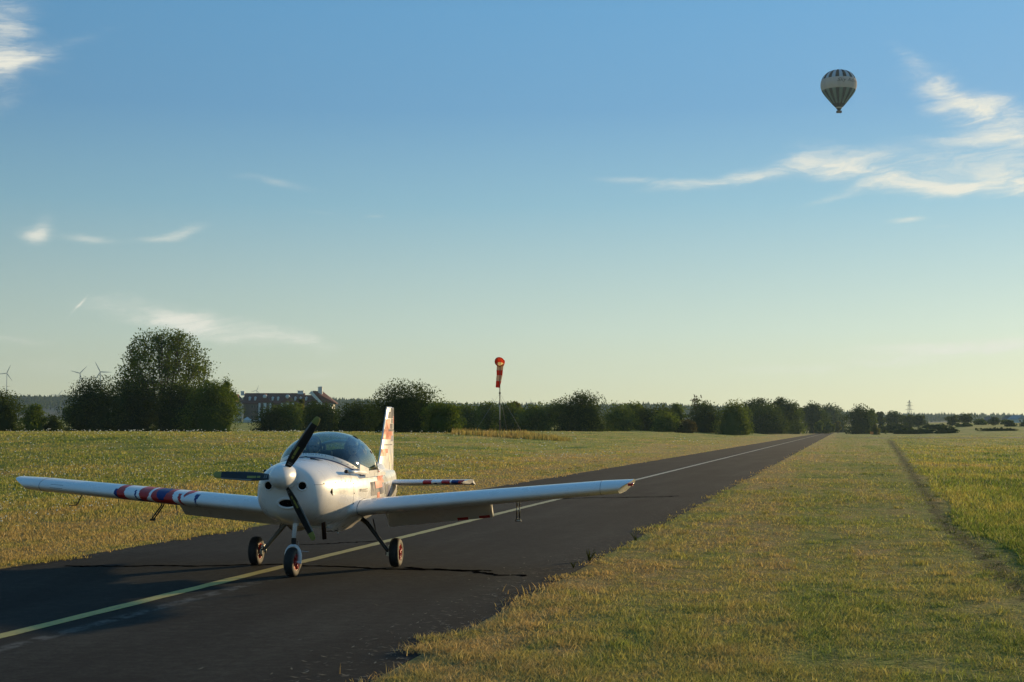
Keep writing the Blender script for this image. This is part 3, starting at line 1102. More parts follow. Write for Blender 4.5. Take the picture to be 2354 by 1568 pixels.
# trees with open crowns, limbs showing against the sky
def open_tree(x, top, D, half_w, label, seed, tone='mid', crown_base=.30, nl=16, sub=9, twigs=5, per=9, leaf=.30, stem_r=.22, asym=0.0, extra=0):
    rs = np.random.RandomState(seed)
    p = at(x, top, D)
    zg = gz(p.x, D)
    H = p.z - zg
    Wr = half_w / FD * D
    o = thing('broadleaf_tree', label, 'tree', (p.x, D, zg))
    b_ = MB()
    tips = []

    def dome(az, u):
        """a point on the crown's outer shell; u 0 low .. 1 top"""
        h = crown_base + (1 - crown_base) * u
        r = Wr * math.sqrt(max(0.0, 1 - ((u - .38) / .66) ** 2)) if u > .38 else Wr * (.80 + .20 * math.sin(u / .38 * math.pi / 2))
        return Vector((math.cos(az) * r + asym * u, math.sin(az) * r, H * h * .985))

    def path(a, c, r0, r1, bulge, n=4):
        mid = a.lerp(c, .5) + Vector((0, 0, bulge))
        pts = [a * float((1 - q) ** 2) + mid * float(2 * q * (1 - q)) + c * float(q * q) for q in np.linspace(0, 1, n)]
        b_.tube(pts, list(np.linspace(r0, r1, n)), 5, cap=False)
        return pts

    for k in range(nl):
        az = 2 * math.pi * (k + rs.rand() * .8) / nl
        u = rs.rand() ** .7
        e = dome(az, u) * 1.0
        e = Vector((e.x * .72, e.y * .72, e.z * (.80 + .1 * rs.rand())))
        a0 = Vector((math.cos(az) * Wr * .035, math.sin(az) * Wr * .035, 0))
        pts = path(a0, e, stem_r * (.7 + .5 * rs.rand()), stem_r * .22, H * .10, 7)
        for j in range(sub):
            q = .35 + .65 * (j + rs.rand()) / sub
            i0 = min(int(q * 6), 5)
            s0 = pts[i0].lerp(pts[i0 + 1], q * 6 - i0)
            t_ = dome(az + rs.randn() * .55, min(1, max(0.0, u + rs.randn() * .28)))
            kk = .72 + .28 * rs.rand() ** .5
            t_ = Vector((t_.x * kk, t_.y * kk, t_.z * (.86 + .14 * rs.rand())))
            sp = path(s0, t_, stem_r * .20, stem_r * .06, H * .02, 4)
            for m_ in range(twigs):
                q2 = .35 + .65 * rs.rand()
                i2 = min(int(q2 * 3), 2)
                w0 = sp[i2].lerp(sp[i2 + 1], q2 * 3 - i2)
                w1 = w0 + Vector((rs.randn(), rs.randn(), rs.randn() * .8 + .3)) * Wr * .075
                b_.tube([w0, w1], [stem_r * .07, stem_r * .035], 4, cap=False)
                tips.append((w1, rs.rand()))
                tips.append((w0.lerp(w1, .5), rs.rand()))
    for _ in range(extra):
        az, u = rs.rand() * 6.283, rs.rand() ** .8
        kk = .55 + .45 * rs.rand() ** .5
        q = dome(az, u)
        q = Vector((q.x * kk, q.y * kk, H * crown_base * .8 + (q.z - H * crown_base * .8) * (.5 + .5 * kk)))
        lump = .82 + .18 * math.sin(3 * az + 5 * u + seed)
        q = Vector((q.x * lump, q.y * lump, q.z))
        tips.append((q, rs.rand()))
        if rs.rand() < .5:
            b_.tube([q * .985 - Vector((0, 0, .5)), q], [.035, .015], 4, cap=False)
    b_.build('trunk', M_bark, o)
    P = []
    R = []
    for (tp, rv) in tips:
        m_ = rs.randint(int(per * .4), int(per * 1.4))
        P.append(np.array(tp)[None] + rs.randn(m_, 3) * Wr * .030)
        R.append(np.full(m_, rv) * .6 + rs.rand(m_) * .4)
    P, R = np.concatenate(P), np.concatenate(R)
    V, F = leaves(P, leaf, rs)
    link('crown', raw_mesh('crown', V, F, [FO[tone]], attrs={'rnd': np.repeat(R, 4)}), o)
    return o


open_tree(376, 753, 280, 118, 'tall broad tree with an open airy crown, tallest tree in the photo', 4, 'mid',
          .24, 24, 12, 5, 7, .32, .20, 0.0, 1500)
open_tree(1603, 903, 450, 21, 'lone small tree with an open crown rising above the bush row', 9, 'brown', .45, 7, 5, 3, 4, .42, .16)

# ------------------------------------------------------------------ wind turbines far behind the ridge
M_turb = varied('turbine_backlit', (.20, .21, .22), (.17, .18, .19), .05, .6)  # white turbines toned dark: their backlit shade is put into the colour


def turbine(x, y, blade_px, ang, D, label):
    p = at(x, y, D)
    R_ = blade_px / FD * D
    zb = float(hill_z(np.array(p.x), np.array(D))) - 3
    o = thing('wind_turbine', label, 'wind turbine', (p.x, D, zb), 0, 'wind turbines on the skyline')
    h = p.z - zb
    MB().tube([(0, 0, 0), (0, 0, h)], [R_ * .055, R_ * .032], 12).build('tower', M_turb, o)
    nb = MB()
    nb.lathe([(.2, -R_ * .07), (R_ * .035, -R_ * .06), (R_ * .045, 0), (R_ * .045, R_ * .10), (.3, R_ * .13)], (0, 0, h), 'Y', 12)
    nb.build('nacelle', M_turb, o)
    for k in range(3):
        a_ = rad(ang + 120 * k)
        d = Vector((math.cos(a_), 0, math.sin(a_)))
        c = Vector((0, -R_ * .06, h))
        MB().tube([c, c + d * R_ * .2, c + d * R_ * .6, c + d * R_], [R_ * .035, R_ * .050, R_ * .036, R_ * .014], 8,
                  flat=.4).build('rotor_blade', M_turb, o)
    return o


turbine(16, 858, 21, 66, 5200, 'wind turbine standing clear at the far left edge')
turbine(184, 858, 22, 45, 5200, 'wind turbine above the gap left of the big dark rounded tree')
turbine(231, 855, 26, 118, 5000, 'wind turbine with its hub just over the big dark rounded tree')
turbine(470, 850, 24, 48, 5300, 'wind turbine half hidden at the right side of the tall open crowned tree')
turbine(134, 909, 16, 52, 6400, 'wind turbine of which one blade shows over the ridge at the left')
turbine(590, 898, 13, 70, 6400, 'wind turbine with a blade over the left end of the hotel roof')
turbine(1137, 924, 12, 128, 6400, 'wind turbine rotor directly left of the windsock mast')
turbine(1223, 926, 12, 120, 6400, 'wind turbine rotor over the ridge right of the windsock')
turbine(1308, 926, 12, 45, 6400, 'wind turbine blade beside the big dark round tree')

# ------------------------------------------------------------------ pylon
M_steel = varied('galvanised_steel', (.30, .31, .31), (.22, .23, .23), .2, .6, .3)
p = at(2089.5, 920, 1700)
zb = gz(p.x, 1700)
o = thing('power_pylon', 'lattice power pylon standing against the sky on the right', 'pylon', (p.x, 1700, zb), .3)
h = p.z - zb
b_ = MB()
lv = [(0, 3.2), (.25, 2.3), (.5, 1.6), (.72, 1.1), (.86, .8), (1.0, .12)]
for sx_ in (-1, 1):
    for sy_ in (-1, 1):
        b_.tube([(sx_ * w_, sy_ * w_, h * q) for q, w_ in lv], .17, 5)
for (q0, w0), (q1, w1) in zip(lv[:-1], lv[1:]):
    for sy_ in (-1, 1):
        b_.tube([(-w0, sy_ * w0, h * q0), (w1, sy_ * w1, h * q1)], .09, 4)
        b_.tube([(w0, sy_ * w0, h * q0), (-w1, sy_ * w1, h * q1)], .09, 4)
b_.build('lattice_mast', M_steel, o)
for q, ln in ((.62, 5.5), (.78, 4.6), (.9, 3.2)):
    MB().tube([(-ln, 0, h * q), (0, 0, h * q + .8), (ln, 0, h * q)], [.15, .35, .15], 6).build('cross_arm', M_steel, o)

# ------------------------------------------------------------------ hotel behind the trees
M_wall = varied('render_grey', (.17, .125, .10), (.13, .10, .08), .4, .9)
M_wallw = varied('render_cream', (.68, .60, .48), (.60, .53, .43), .3, .9)
M_roof = varied('roof_tiles', (.11, .035, .024), (.15, .05, .034), 2.5, .85, bump=.4)
M_pil = varied('white_pilaster', (.66, .68, .68), (.58, .60, .60), .5, .8)
M_glass_d = mat('window_glass', (.02, .024, .03), .12)
M_frame = varied('window_frame', (.25, .22, .19), (.20, .18, .16), 1.0, .6)
HD = 700.0


def hx(x):
    return (x - 1176.5) / FD * HD


def hz(y):
    return EYE + (988 - y) / FD * HD


ho = thing('hotel', 'long hotel with dark red roof, white pilasters and a chimney, behind the trees', 'building', (0, HD, 0))
zb = gz(hx(640), HD) - .5
ZE, ZR = hz(927), hz(903)


def wallbox(name, x0, x1, z1, y0=0, y1=14, m_=None, z0=None):
    b_ = MB()
    z0_ = zb if z0 is None else z0
    b_.box(((x0 + x1) / 2, (y0 + y1) / 2, (z0_ + z1) / 2), (x1 - x0, y1 - y0, z1 - z0_))
    return b_.build(name, m_ or M_wall, ho)


def gable_roof(name, x0, x1, ze, zr, y0, y1, over=.5, m_=None):
    """ridge along x"""
    b_ = MB()
    ym = (y0 + y1) / 2
    x0, x1, y0, y1 = x0 - over, x1 + over, y0 - over, y1 + over
    V = [(x0, y0, ze), (x1, y0, ze), (x1, ym, zr), (x0, ym, zr), (x0, y1, ze), (x1, y1, ze),
         (x0, y0, ze - .25), (x1, y0, ze - .25), (x0, y1, ze - .25), (x1, y1, ze - .25)]
    b_.add(V, [(0, 1, 2, 3), (3, 2, 5, 4), (0, 6, 7, 1), (4, 5, 9, 8), (0, 3, 4, 8, 6), (1, 7, 9, 5, 2), (6, 8, 9, 7)], 0, False)
    return b_.build(name, m_ or M_roof, ho)


def window(x, z, y, w_=.9, h_=1.2, facing=0):
    f = MB()
    g = MB()
    if facing == 0:
        for (dx, dz, sw_, sh_) in [(0, h_ / 2, w_, .12), (0, -h_ / 2, w_ + .16, .14), (-w_ / 2, 0, .1, h_ - .12), (w_ / 2, 0, .1, h_ - .12), (0, 0, .06, h_ - .14)]:
            f.box((x + dx, y - .04, z + dz), (sw_, .12, sh_))
        g.box((x, y - .01, z), (w_ - .1, .05, h_ - .12))
    else:
        for (dx, dz, sw_, sh_) in [(0, h_ / 2, w_, .12), (0, -h_ / 2, w_ + .16, .14), (-w_ / 2, 0, .1, h_ - .12), (w_ / 2, 0, .1, h_ - .12)]:
            f.box((x + .04, y + dx, z + dz), (.12, sw_, sh_))
        g.box((x + .01, y, z), (.05, w_ - .1, h_ - .12))
    fr = f.build('window', M_frame, ho)
    g.build('pane', M_glass_d, fr)


XL, XM, XRr = hx(560), hx(694), hx(716)
wallbox('wall', XL, XM, ZE)
gable_roof('roof', XL, XM, ZE, ZR, 0, 14)
wallbox('wall', XM, XRr + 3, ZE - .3, .2, 13)
gable_roof('roof', XM + .52, XRr + 3, ZE - .3, hz(907.5), .2, 13)
# left wing coming forward, its flank in the sun
WX0, WX1 = hx(536), hx(556)
wallbox('wall', WX0, WX1, hz(925), -18, -.1, M_wallw)
gx = MB()
xm = (WX0 + WX1) / 2
gx.add([(WX0 - .5, -18.6, hz(924)), (WX1 + .6, -18.6, hz(924)), (WX1 + .6, 3, hz(924)), (WX0 - .5, 3, hz(924)), (xm, -12, hz(909)), (xm, 3, hz(906)),
        (WX0 - .5, -18.6, hz(925.5)), (WX1 + .6, -18.6, hz(925.5)), (WX1 + .6, 3, hz(925.5)), (WX0 - .5, 3, hz(925.5))],
       [(0, 1, 4), (1, 2, 5, 4), (3, 0, 4, 5), (2, 3, 5), (0, 6, 7, 1), (1, 7, 8, 2), (6, 9, 8, 7), (3, 9, 6, 0)], 0, False)
gx.build('roof', M_roof, ho)
for fl in range(4):
    for yy in (-15.5, -11.5, -7.5, -3.5):
        if (fl + int(yy)) % 1 == 0:
            window(WX1, hz(931 + fl * 11.5), yy, 1.6, 1.35, 1)
    bal = MB()
    bal.box((WX1 + .5, -9.5, hz(937.5 + fl * 11.5)), (.9, 13, .9))
    bal.build('balcony', M_wallw, ho)
# two projecting bays with white pilasters and gabled tops
for (xa, xb, xc_, gp) in ((595, 624, (598, 610.3, 622.5), 905.5), (647, 676, (649.6, 662, 674.5), 907.5)):
    wallbox('bay', hx(xa), hx(xb), ZE + .3, -1.2, -.05)
    xm = (hx(xa) + hx(xb)) / 2
    g_ = MB()
    g_.add([(hx(xa) - .5, -1.7, ZE + .3), (hx(xb) + .5, -1.7, ZE + .3), (xm, -.6, hz(gp)), (hx(xa) - .5, 3, ZE + 1.4), (hx(xb) + .5, 3, ZE + 1.4), (xm, 6, hz(gp))],
           [(0, 1, 2), (1, 4, 5, 2), (3, 0, 2, 5), (0, 3, 4, 1)], 0, False)
    g_.build('bay_roof', M_roof, ho)
    d_ = MB()
    d_.tube([(xm, -1.15, hz(912)), (xm, .8, hz(912))], .9, 10)
    d_.build('dormer', M_pil, ho)
    for j, x in enumerate(xc_):
        q = MB()
        wd = 1.25 if j == 1 else .85
        q.box((hx(x), -1.45, (zb + ZE) / 2), (wd, .5, ZE - zb + .1))
        q.build('pilaster', M_pil, ho)
    for fl in range(4):
        for x in ((xc_[0] + xc_[1]) / 2, (xc_[1] + xc_[2]) / 2):
            window(hx(x), hz(935 + fl * 11.5), -1.2, 1.1, 1.5)
for fl in range(4):
    for x in (580, 586, 592, 628.5, 635, 641.5, 680, 685.5, 691):
        window(hx(x), hz(935 + fl * 11.5), 0, .95, 1.25)
for x in (572.5, 585.5, 625.5, 638, 677.5, 690, 702.5):
    d_ = MB()
    zc = hz(917.5)
    y_ = 7 * (zc - 1.0 - ZE) / (ZR - ZE)
    d_.box((hx(x), y_ + .9, zc), (.75, 2.2, 1.25))
    d_.add([(hx(x) - .55, y_ - .25, zc + .63), (hx(x) + .55, y_ - .25, zc + .63), (hx(x), y_ - .25, zc + 1.15),
            (hx(x) - .55, y_ + 3, zc + .63), (hx(x) + .55, y_ + 3, zc + .63), (hx(x), y_ + 3, zc + 1.15)],
           [(0, 1, 2), (0, 2, 5, 3), (1, 4, 5, 2), (3, 5, 4), (0, 3, 4, 1)], 0, False)
    d_.build('dormer', M_pil, ho)
for (x0, x1, y0_) in ((548, 556, 901.5), (680, 693, 899.5)):
    b_ = MB()
    b_.box(((hx(x0) + hx(x1)) / 2, 7, hz(903.5)), (hx(x1) - hx(x0), 1.6, 2.0))
    b_.box(((hx(x0) + hx(x1)) / 2, 7, hz(y0_) + .3), (hx(x1) - hx(x0) + .4, 2.0, .25))
    b_.build('chimney', M_pil, ho)
# gabled house end at the right with its tall white chimney
GX0, GX1 = hx(711), hx(771)
gb = MB()
ap = (hx(719), hz(899))
V = [(GX0 - .2, -4, hz(921)), (GX0 - .2, -4, zb), (GX1 - 1, -4, zb), (GX1 - 1, -4, hz(928.5)), (hx(744), -4, hz(926)), (hx(741), -4, hz(925.5))]
gb.box(((hx(712) + GX1 - 1) / 2, 1.5, (zb + hz(927.5)) / 2), (GX1 - 1 - hx(712), 11, hz(927.5) - zb))
gb.build('wall', M_pil, ho)
# white raking gable band
gb = MB()
V = [(hx(711), -4.3, hz(907.5)), (ap[0], -4.3, ap[1]), (hx(746), -4.3, hz(929)), (hx(739), -4.3, hz(929)), (hx(716), -4.3, hz(906.5))]
Vb = [(x, y + .35, z) for x, y, z in V]
gb.add(V + Vb, [(0, 1, 2, 3, 4), (9, 8, 7, 6, 5), (0, 5, 6, 1), (1, 6, 7, 2), (2, 7, 8, 3), (3, 8, 9, 4), (4, 9, 5, 0)], 0, False)
gb.build('gable_band', M_pil, ho)
rb = MB()
V = [(ap[0] + .3, -3.9, ap[1]), (hx(746.5), -4.6, hz(927)), (GX1 + .8, -3.6, hz(927.5)), (hx(741), 2, hz(900)), (ap[0], 2, ap[1] + .2), (GX1 + .6, 7.2, hz(927)), (hx(712), 7.2, hz(922))]
rb.add(V, [(0, 1, 2, 3), (0, 3, 4), (3, 2, 5), (4, 3, 5, 6)], 0, False)
rb.add([(x, y, z - .3) for x, y, z in V], [(3, 2, 1, 0), (4, 3, 0), (5, 2, 3), (6, 5, 3, 4)], 0, False)
rb.build('roof', M_roof, ho)
ch = MB()
ch.box((hx(737), -1.5, (hz(891) + hz(912)) / 2), (hx(742) - hx(732.5), 1.6, hz(891) - hz(912)))
ch.box((hx(737), -1.5, hz(891) + .1), (hx(742) - hx(732.5) + .3, 1.9, .2))
for dx in (-.55, 0, .55):
    ch.tube([(hx(737) + dx, -1.5, hz(891)), (hx(737) + dx, -1.5, hz(888))], .16, 8)
ch.build('chimney', M_pil, ho)
for x in (749, 754, 759.5, 766):
    window(hx(x), hz(932.5), -4, .8, .95)
for (x, z) in ((746, 921), (751.5, 922), (757, 923)):
    b_ = MB()
    b_.box((hx(x), -3.0, hz(z)), (.55, .12, .4), Matrix.Rotation(rad(-35), 3, 'X'))
    b_.build('roof_window', M_glass_d, ho)
# glazed pyramid of the garden room
b_ = MB()
cx_ = hx(576)
b_.box((cx_, -8, (zb + hz(966)) / 2), (3.4, 3.4, hz(966) - zb))
b_.add([(cx_ - 1.9, -9.9, hz(966)), (cx_ + 1.9, -9.9, hz(966)), (cx_ + 1.9, -6.1, hz(966)), (cx_ - 1.9, -6.1, hz(966)), (cx_, -8, hz(958.5))],
       [(0, 1, 4), (1, 2, 4), (2, 3, 4), (3, 0, 4), (0, 3, 2, 1)], 0, False)
b_.build('garden_room', M_pil, ho)
b_ = MB()
b_.box((hx(592), -5, hz(967)), (hx(610) - hx(579), 4, .4))
for x in (580, 587, 594, 601, 608):
    b_.box((hx(x), -6.8, (zb + hz(967.6)) / 2), (.22, .22, hz(967.6) - zb))
b_.build('terrace_roof', M_pil, ho)

# far houses on the right edge
for (x, y, wd, hh_, D, lab, rc) in ((2338, 962, 7.5, 4.0, 900, 'white house with a pale roof in the far distance at the right edge', (.30, .32, .34)),
                                    (2278, 968, 7, 2.6, 1000, 'low grey house half hidden by trees in the right distance', (.16, .12, .11)),
                                    (2322, 965, 6, 3.0, 960, 'small dark roofed house beside the white house', (.12, .10, .10))):
    p = at(x, y, D)
    zg = gz(p.x, D)
    o = thing('house', lab, 'house', (p.x, D, zg), rad(25))
    he = max(p.z - zg - 2.2, 2.0)
    wl = MB().box((0, 0, he / 2), (wd, 8, he)).build('wall', M_pil if 'white' in lab[:6] else M_wall, o)
    r_ = MB()
    r_.add([(-wd / 2 - .4, -4.4, he), (wd / 2 + .4, -4.4, he), (wd / 2 + .4, 4.4, he), (-wd / 2 - .4, 4.4, he), (0, -4.4, he + 2.4), (0, 4.4, he + 2.4)],
           [(0, 1, 4), (1, 2, 5, 4), (2, 3, 5), (3, 0, 4, 5), (0, 3, 2, 1)], 0, False)
    r_.build('roof', varied('roof_far', rc, tuple(c * .85 for c in rc), 1, .8), o)
    for dx in (-wd * .25, wd * .25):
        MB().box((dx, -4.03, he * .55), (1.0, .1, 1.2)).build('window', M_glass_d, o)

# small orange field marker
p = at(2003, 990, 520)
o = thing('field_marker', 'small orange marker board at the foot of the large dark tree', 'marker', (p.x, 520, gz(p.x, 520)))
M_or = varied('orange_paint', (.75, .25, .04), (.65, .2, .03), 4, .6)
MB().box((0, 0, .75), (1.1, .06, .8)).build('board', M_or, o)
for dx in (-.4, .4):
    MB().tube([(dx, 0, 0), (dx, 0, .34)], .04, 6).build('post', M_steel, o)

# ------------------------------------------------------------------ windsock
WD_ = 165.0
wb = at(1148.5, 995, WD_)
wz = gz(wb.x, WD_)
top = at(1149, 821, WD_)
k_ = WD_ / FD                                    # metres per picture unit out there
o = thing('windsock', 'red and white windsock hanging limp from a tall guyed mast', 'windsock', (wb.x, WD_, wz))
Hm = top.z - wz
M_pole = varied('mast_paint', (.13, .10, .08), (.09, .07, .06), 2, .8, spec=.1)
M_polew = mat('mast_white', (.4, .38, .34), .8, spec=.1)
hj = Hm - 83 * k_                                # guy ring
b_ = MB()
b_.tube([(0, 0, 0), (0, 0, 1.6)], .055, 8).tube([(0, 0, 1.6), (0, 0, 3.2)], .056, 8, 1).tube([(0, 0, 3.2), (0, 0, hj), (.03, 0, Hm - .35)], [.055, .05, .03], 8)
b_.tube([(0, 0, hj - .08), (0, 0, hj + .12)], .10, 8)
b_.build('mast', [M_pole, M_polew], o)
for a_ in (-150, -40, 75):
    d = Vector((math.cos(rad(a_)), math.sin(rad(a_)), 0)) * 3.2
    MB().tube([(0, 0, hj), (d.x, d.y, .15)], .010, 5).build('guy_wire', M_steel, o)
M_red = foliage('sock_red', (.60, .045, .02), (.62, .05, .022), .45)
M_wht = foliage('sock_white', (.62, .52, .44), (.62, .54, .46), .45)
# hoop faces the camera and a little down to the left; cloth droops from it
cz_ = Hm - .52
hc = Vector((-.06, -.25, cz_))
R0 = .50
secs = [(hc, Vector((-.25, -.92, -.28)), R0), (hc + Vector((.09, .30, .02)), Vector((-.30, -.90, -.05)), .485),
        (hc + Vector((.10, .52, -.22)), Vector((0, -.6, .75)), .42), (hc + Vector((.07, .55, -.50)), Vector((0, -.12, 1)), .36),
        (hc + Vector((.06, .54, -.88)), Vector((0, -.05, 1)), .345), (hc + Vector((.05, .53, -1.42)), Vector((.03, 0, 1)), .31),
        (hc + Vector((-.06, .52, -2.05)), Vector((.12, 0, 1)), .265), (hc + Vector((-.17, .52, -2.75)), Vector((.12, 0, 1)), .205)]
segs = [0, 0, 1, 1, 0, 1, 0]     # red, white
n = 28
V, F, mi = [], [], []
rs = np.random.RandomState(2)
sub_ = 4
rows = []
for i in range(len(secs) - 1):
    for j in range(sub_):
        rows.append((i, j / sub_))
rows.append((len(secs) - 2, 1.0))
for (i, u) in rows:
    c0, n0, r0 = secs[i]
    c1, n1, r1 = secs[i + 1]
    c, nn, r = c0.lerp(c1, u), n0.lerp(n1, u).normalized(), r0 + (r1 - r0) * u
    s1 = nn.cross(Vector((0, 1, .01)) if abs(nn.y) < .5 else Vector((0, 0, 1))).normalized()
    if s1.x < 0:
        s1 = -s1
    s2 = nn.cross(s1).normalized()
    fold = 0 if i < 1 else .10
    for k in range(n):
        a_ = 2 * math.pi * k / n
        rr = r * (1 + fold * math.sin(3 * a_ + i) + fold * .5 * math.sin(7 * a_))
        V.append(c + s1 * math.cos(a_) * rr + s2 * math.sin(a_) * rr * (1 if i < 1 else .8))
for q in range(len(rows) - 1):
    for k in range(n):
        a_, b2 = q * n + k, q * n + (k + 1) % n
        F.append((a_, b2, b2 + n, a_ + n))
        mi.append(segs[rows[q][0]])
b_ = MB().add(V, F, mi)
b_.build('sock', [M_red, M_wht], o)
hp = MB()
nn = secs[0][1].normalized()
s1 = nn.cross(Vector((0, 0, 1))).normalized()
s2 = nn.cross(s1)
pts = [hc + (s1 * math.cos(2 * math.pi * k / 32) + s2 * math.sin(2 * math.pi * k / 32)) * R0 * 1.01 for k in range(33)]
hp.tube(pts, .022, 6, cap=False)
hp.tube([hc + s1 * R0, hc - s1 * R0], .012, 5)
hp.tube([(0, 0, Hm - .4), (0, -.1, Hm - .05), hc + s2 * -R0 * .95], .02, 6)
hp.build('hoop', M_red, o)

# ------------------------------------------------------------------ weeds growing out of the tarmac edge, and clippings
def weed(x, y, h_, n_, label, seed):
    rs = random.Random(seed)
    X, Y = g2(x, y)
    o = thing('weed', label, 'weed', (X, Y, gz(X, Y)))
    st, lf = MB(), MB()
    for k in range(n_):
        a_ = rs.random() * 6.28
        L = h_ * (.5 + .6 * rs.random())
        sp = .25 + .55 * rs.random()
        e = Vector((math.cos(a_) * L * sp, math.sin(a_) * L * sp, L))
        st.tube([(0, 0, 0), tuple(e * .5 + Vector((0, 0, L * .08))), tuple(e)], [.004, .003, .0015], 4)
        for j in range(7):
            q = .12 + .85 * j / 7
            c = e * q
            b2 = rs.random() * 6.28
            ll = h_ * (.24 - .12 * q)
            d = Vector((math.cos(b2), math.sin(b2), .35)) * ll
            sd = Vector((-math.sin(b2), math.cos(b2), 0)) * ll * .22
            lf.add([c, c + d * .5 + sd, c + d, c + d * .5 - sd], [(0, 1, 2, 3)], 0, False)
    st.build('stem', FO['yellow'], o)
    lf.build('leaf_cluster', FO['light'], o)


weed(1355, 1290, .17, 14, 'leafy green weed growing on the right edge of the runway, nearest one', 3)
weed(1462, 1245, .16, 6, 'small weed with a tall stalk further along the right runway edge', 8)
weed(1318, 1306, .09, 8, 'tiny weed on the tarmac left of the leafy weed', 12)
rs = np.random.RandomState(61)
n = 240
al_ = 9 + 12 * rs.rand(n) ** 1.3
lt_ = LAT_R - .03 - np.abs(rs.randn(n)) * .42
X, Y = xy(lt_, al_)
th = rs.rand(n) * 3.14
L_ = .012 + .03 * rs.rand(n)
dx, dy = np.cos(th) * L_, np.sin(th) * L_
V = np.stack([np.stack([X - dx, Y - dy, np.full(n, .006)], -1), np.stack([X + dy * .22, Y - dx * .22, np.full(n, .007)], -1),
              np.stack([X + dx, Y + dy, np.full(n, .012)], -1), np.stack([X - dy * .22, Y + dx * .22, np.full(n, .007)], -1)], 1)
tag(link('grass_clippings', raw_mesh('grass_clippings', V.reshape(-1, 3), np.arange(4 * n).reshape(-1, 4), [varied('dry_clippings', (.20, .18, .13), (.12, .10, .06), 3, .9)])),
    'pale dry clippings strewn on the tarmac along the right edge', 'clippings', kind='stuff')

# ------------------------------------------------------------------ the aircraft
def pchip(xs, ys):
    xs, ys = np.array(xs, float), np.array(ys, float)
    h = np.diff(xs)
    d = np.diff(ys) / h
    m = np.zeros(len(xs))
    m[0], m[-1] = d[0], d[-1]
    for i in range(1, len(xs) - 1):
        m[i] = 0 if d[i - 1] * d[i] <= 0 else 2 * d[i - 1] * d[i] / (d[i - 1] + d[i])

    def f(x):
        x = np.clip(x, xs[0], xs[-1])
        i = np.clip(np.searchsorted(xs, x) - 1, 0, len(xs) - 2)
        t_ = (x - xs[i]) / h[i]
        return ((2 * t_ ** 3 - 3 * t_ ** 2 + 1) * ys[i] + (t_ ** 3 - 2 * t_ ** 2 + t_) * h[i] * m[i]
                + (-2 * t_ ** 3 + 3 * t_ ** 2) * ys[i + 1] + (t_ ** 3 - t_ ** 2) * h[i] * m[i + 1])
    return f


ST = [  # y, half width, top, bottom, mid
 (-1.805, .10, 1.26, 1.04, 1.14), (-1.795, .19, 1.29, .93, 1.10), (-1.765, .275, 1.315, .83, 1.06), (-1.70, .345, 1.335, .75, 1.03),
 (-1.58, .405, 1.355, .685, 1.01), (-1.40, .452, 1.375, .63, 1.00), (-1.15, .492, 1.392, .585, .99), (-.85, .53, 1.412, .55, .98),
 (-.40, .568, 1.43, .52, .96), (.10, .58, 1.43, .50, .95), (.60, .56, 1.40, .50, .94), (1.10, .50, 1.34, .52, .93),
 (1.60, .42, 1.285, .56, .93), (2.20, .31, 1.235, .61, .93), (2.90, .20, 1.19, .65, .93), (3.40, .125, 1.16, .665, .92), (3.84, .06, 1.13, .68, .91)]
ys_ = [s[0] for s in ST]
fw, ft, fb, fm = [pchip(ys_, [s[i] for s in ST]) for i in (1, 2, 3, 4)]
NT_, NB_ = 2.25, 2.5


def zcut(y):
    z = np.maximum(1.412 - .36 * (y + .95), 1.17)
    z = np.maximum(z, 1.17 + np.maximum(y - .95, 0) * .62)
    return np.where((y > -.95) & (y < 1.28), z, 9.0)


def hull_x(y, z):
    w_, t_, b2, m_ = float(fw(y)), float(ft(y)), float(fb(y)), float(fm(y))
    if z >= m_:
        q = min(abs((z - m_) / (t_ - m_)), 1)
        return w_ * (1 - q ** NT_) ** (1 / NT_)
    q = min(abs((z - m_) / (m_ - b2)), 1)
    return w_ * (1 - q ** NB_) ** (1 / NB_)


def hull_front(x, z):
    lo_, hi_ = -1.805, -1.0
    if not (hull_x(hi_, z) >= abs(x) and fb(hi_) < z < ft(hi_)):
        return hi_
    for _ in range(22):
        m_ = (lo_ + hi_) / 2
        if hull_x(m_, z) >= abs(x) and fb(m_) < z < ft(m_):
            hi_ = m_
        else:
            lo_ = m_
    return hi_


def paint(name, c, rough=.34, coat=.35):
    m = mat(name, c, rough, 0, coat, .38)
    t = NT(m.node_tree)
    b = m.node_tree.nodes['Principled BSDF']
    tc = t.new('ShaderNodeTexCoord').outputs['Object']
    f = t.noise(tc, 2.2, 5, .65)
    c2 = tuple(x * .93 for x in c)
    t.l.new(t.mix(t.mr(f, .35, .75), col4(c), col4(c2)), b.inputs['Base Color'])
    t.l.new(t.mr(t.noise(tc, 5, 4, .6), .3, .7, rough * .8, rough * 1.3), b.inputs['Roughness'])
    bn = t.new('ShaderNodeBump')
    bn.inputs['Strength'].default_value = .10
    bn.inputs['Distance'].default_value = .02
    t.l.new(t.noise(tc, 3.0, 2, .5), bn.inputs['Height'])
    t.l.new(bn.outputs[0], b.inputs['Normal'])
    return m


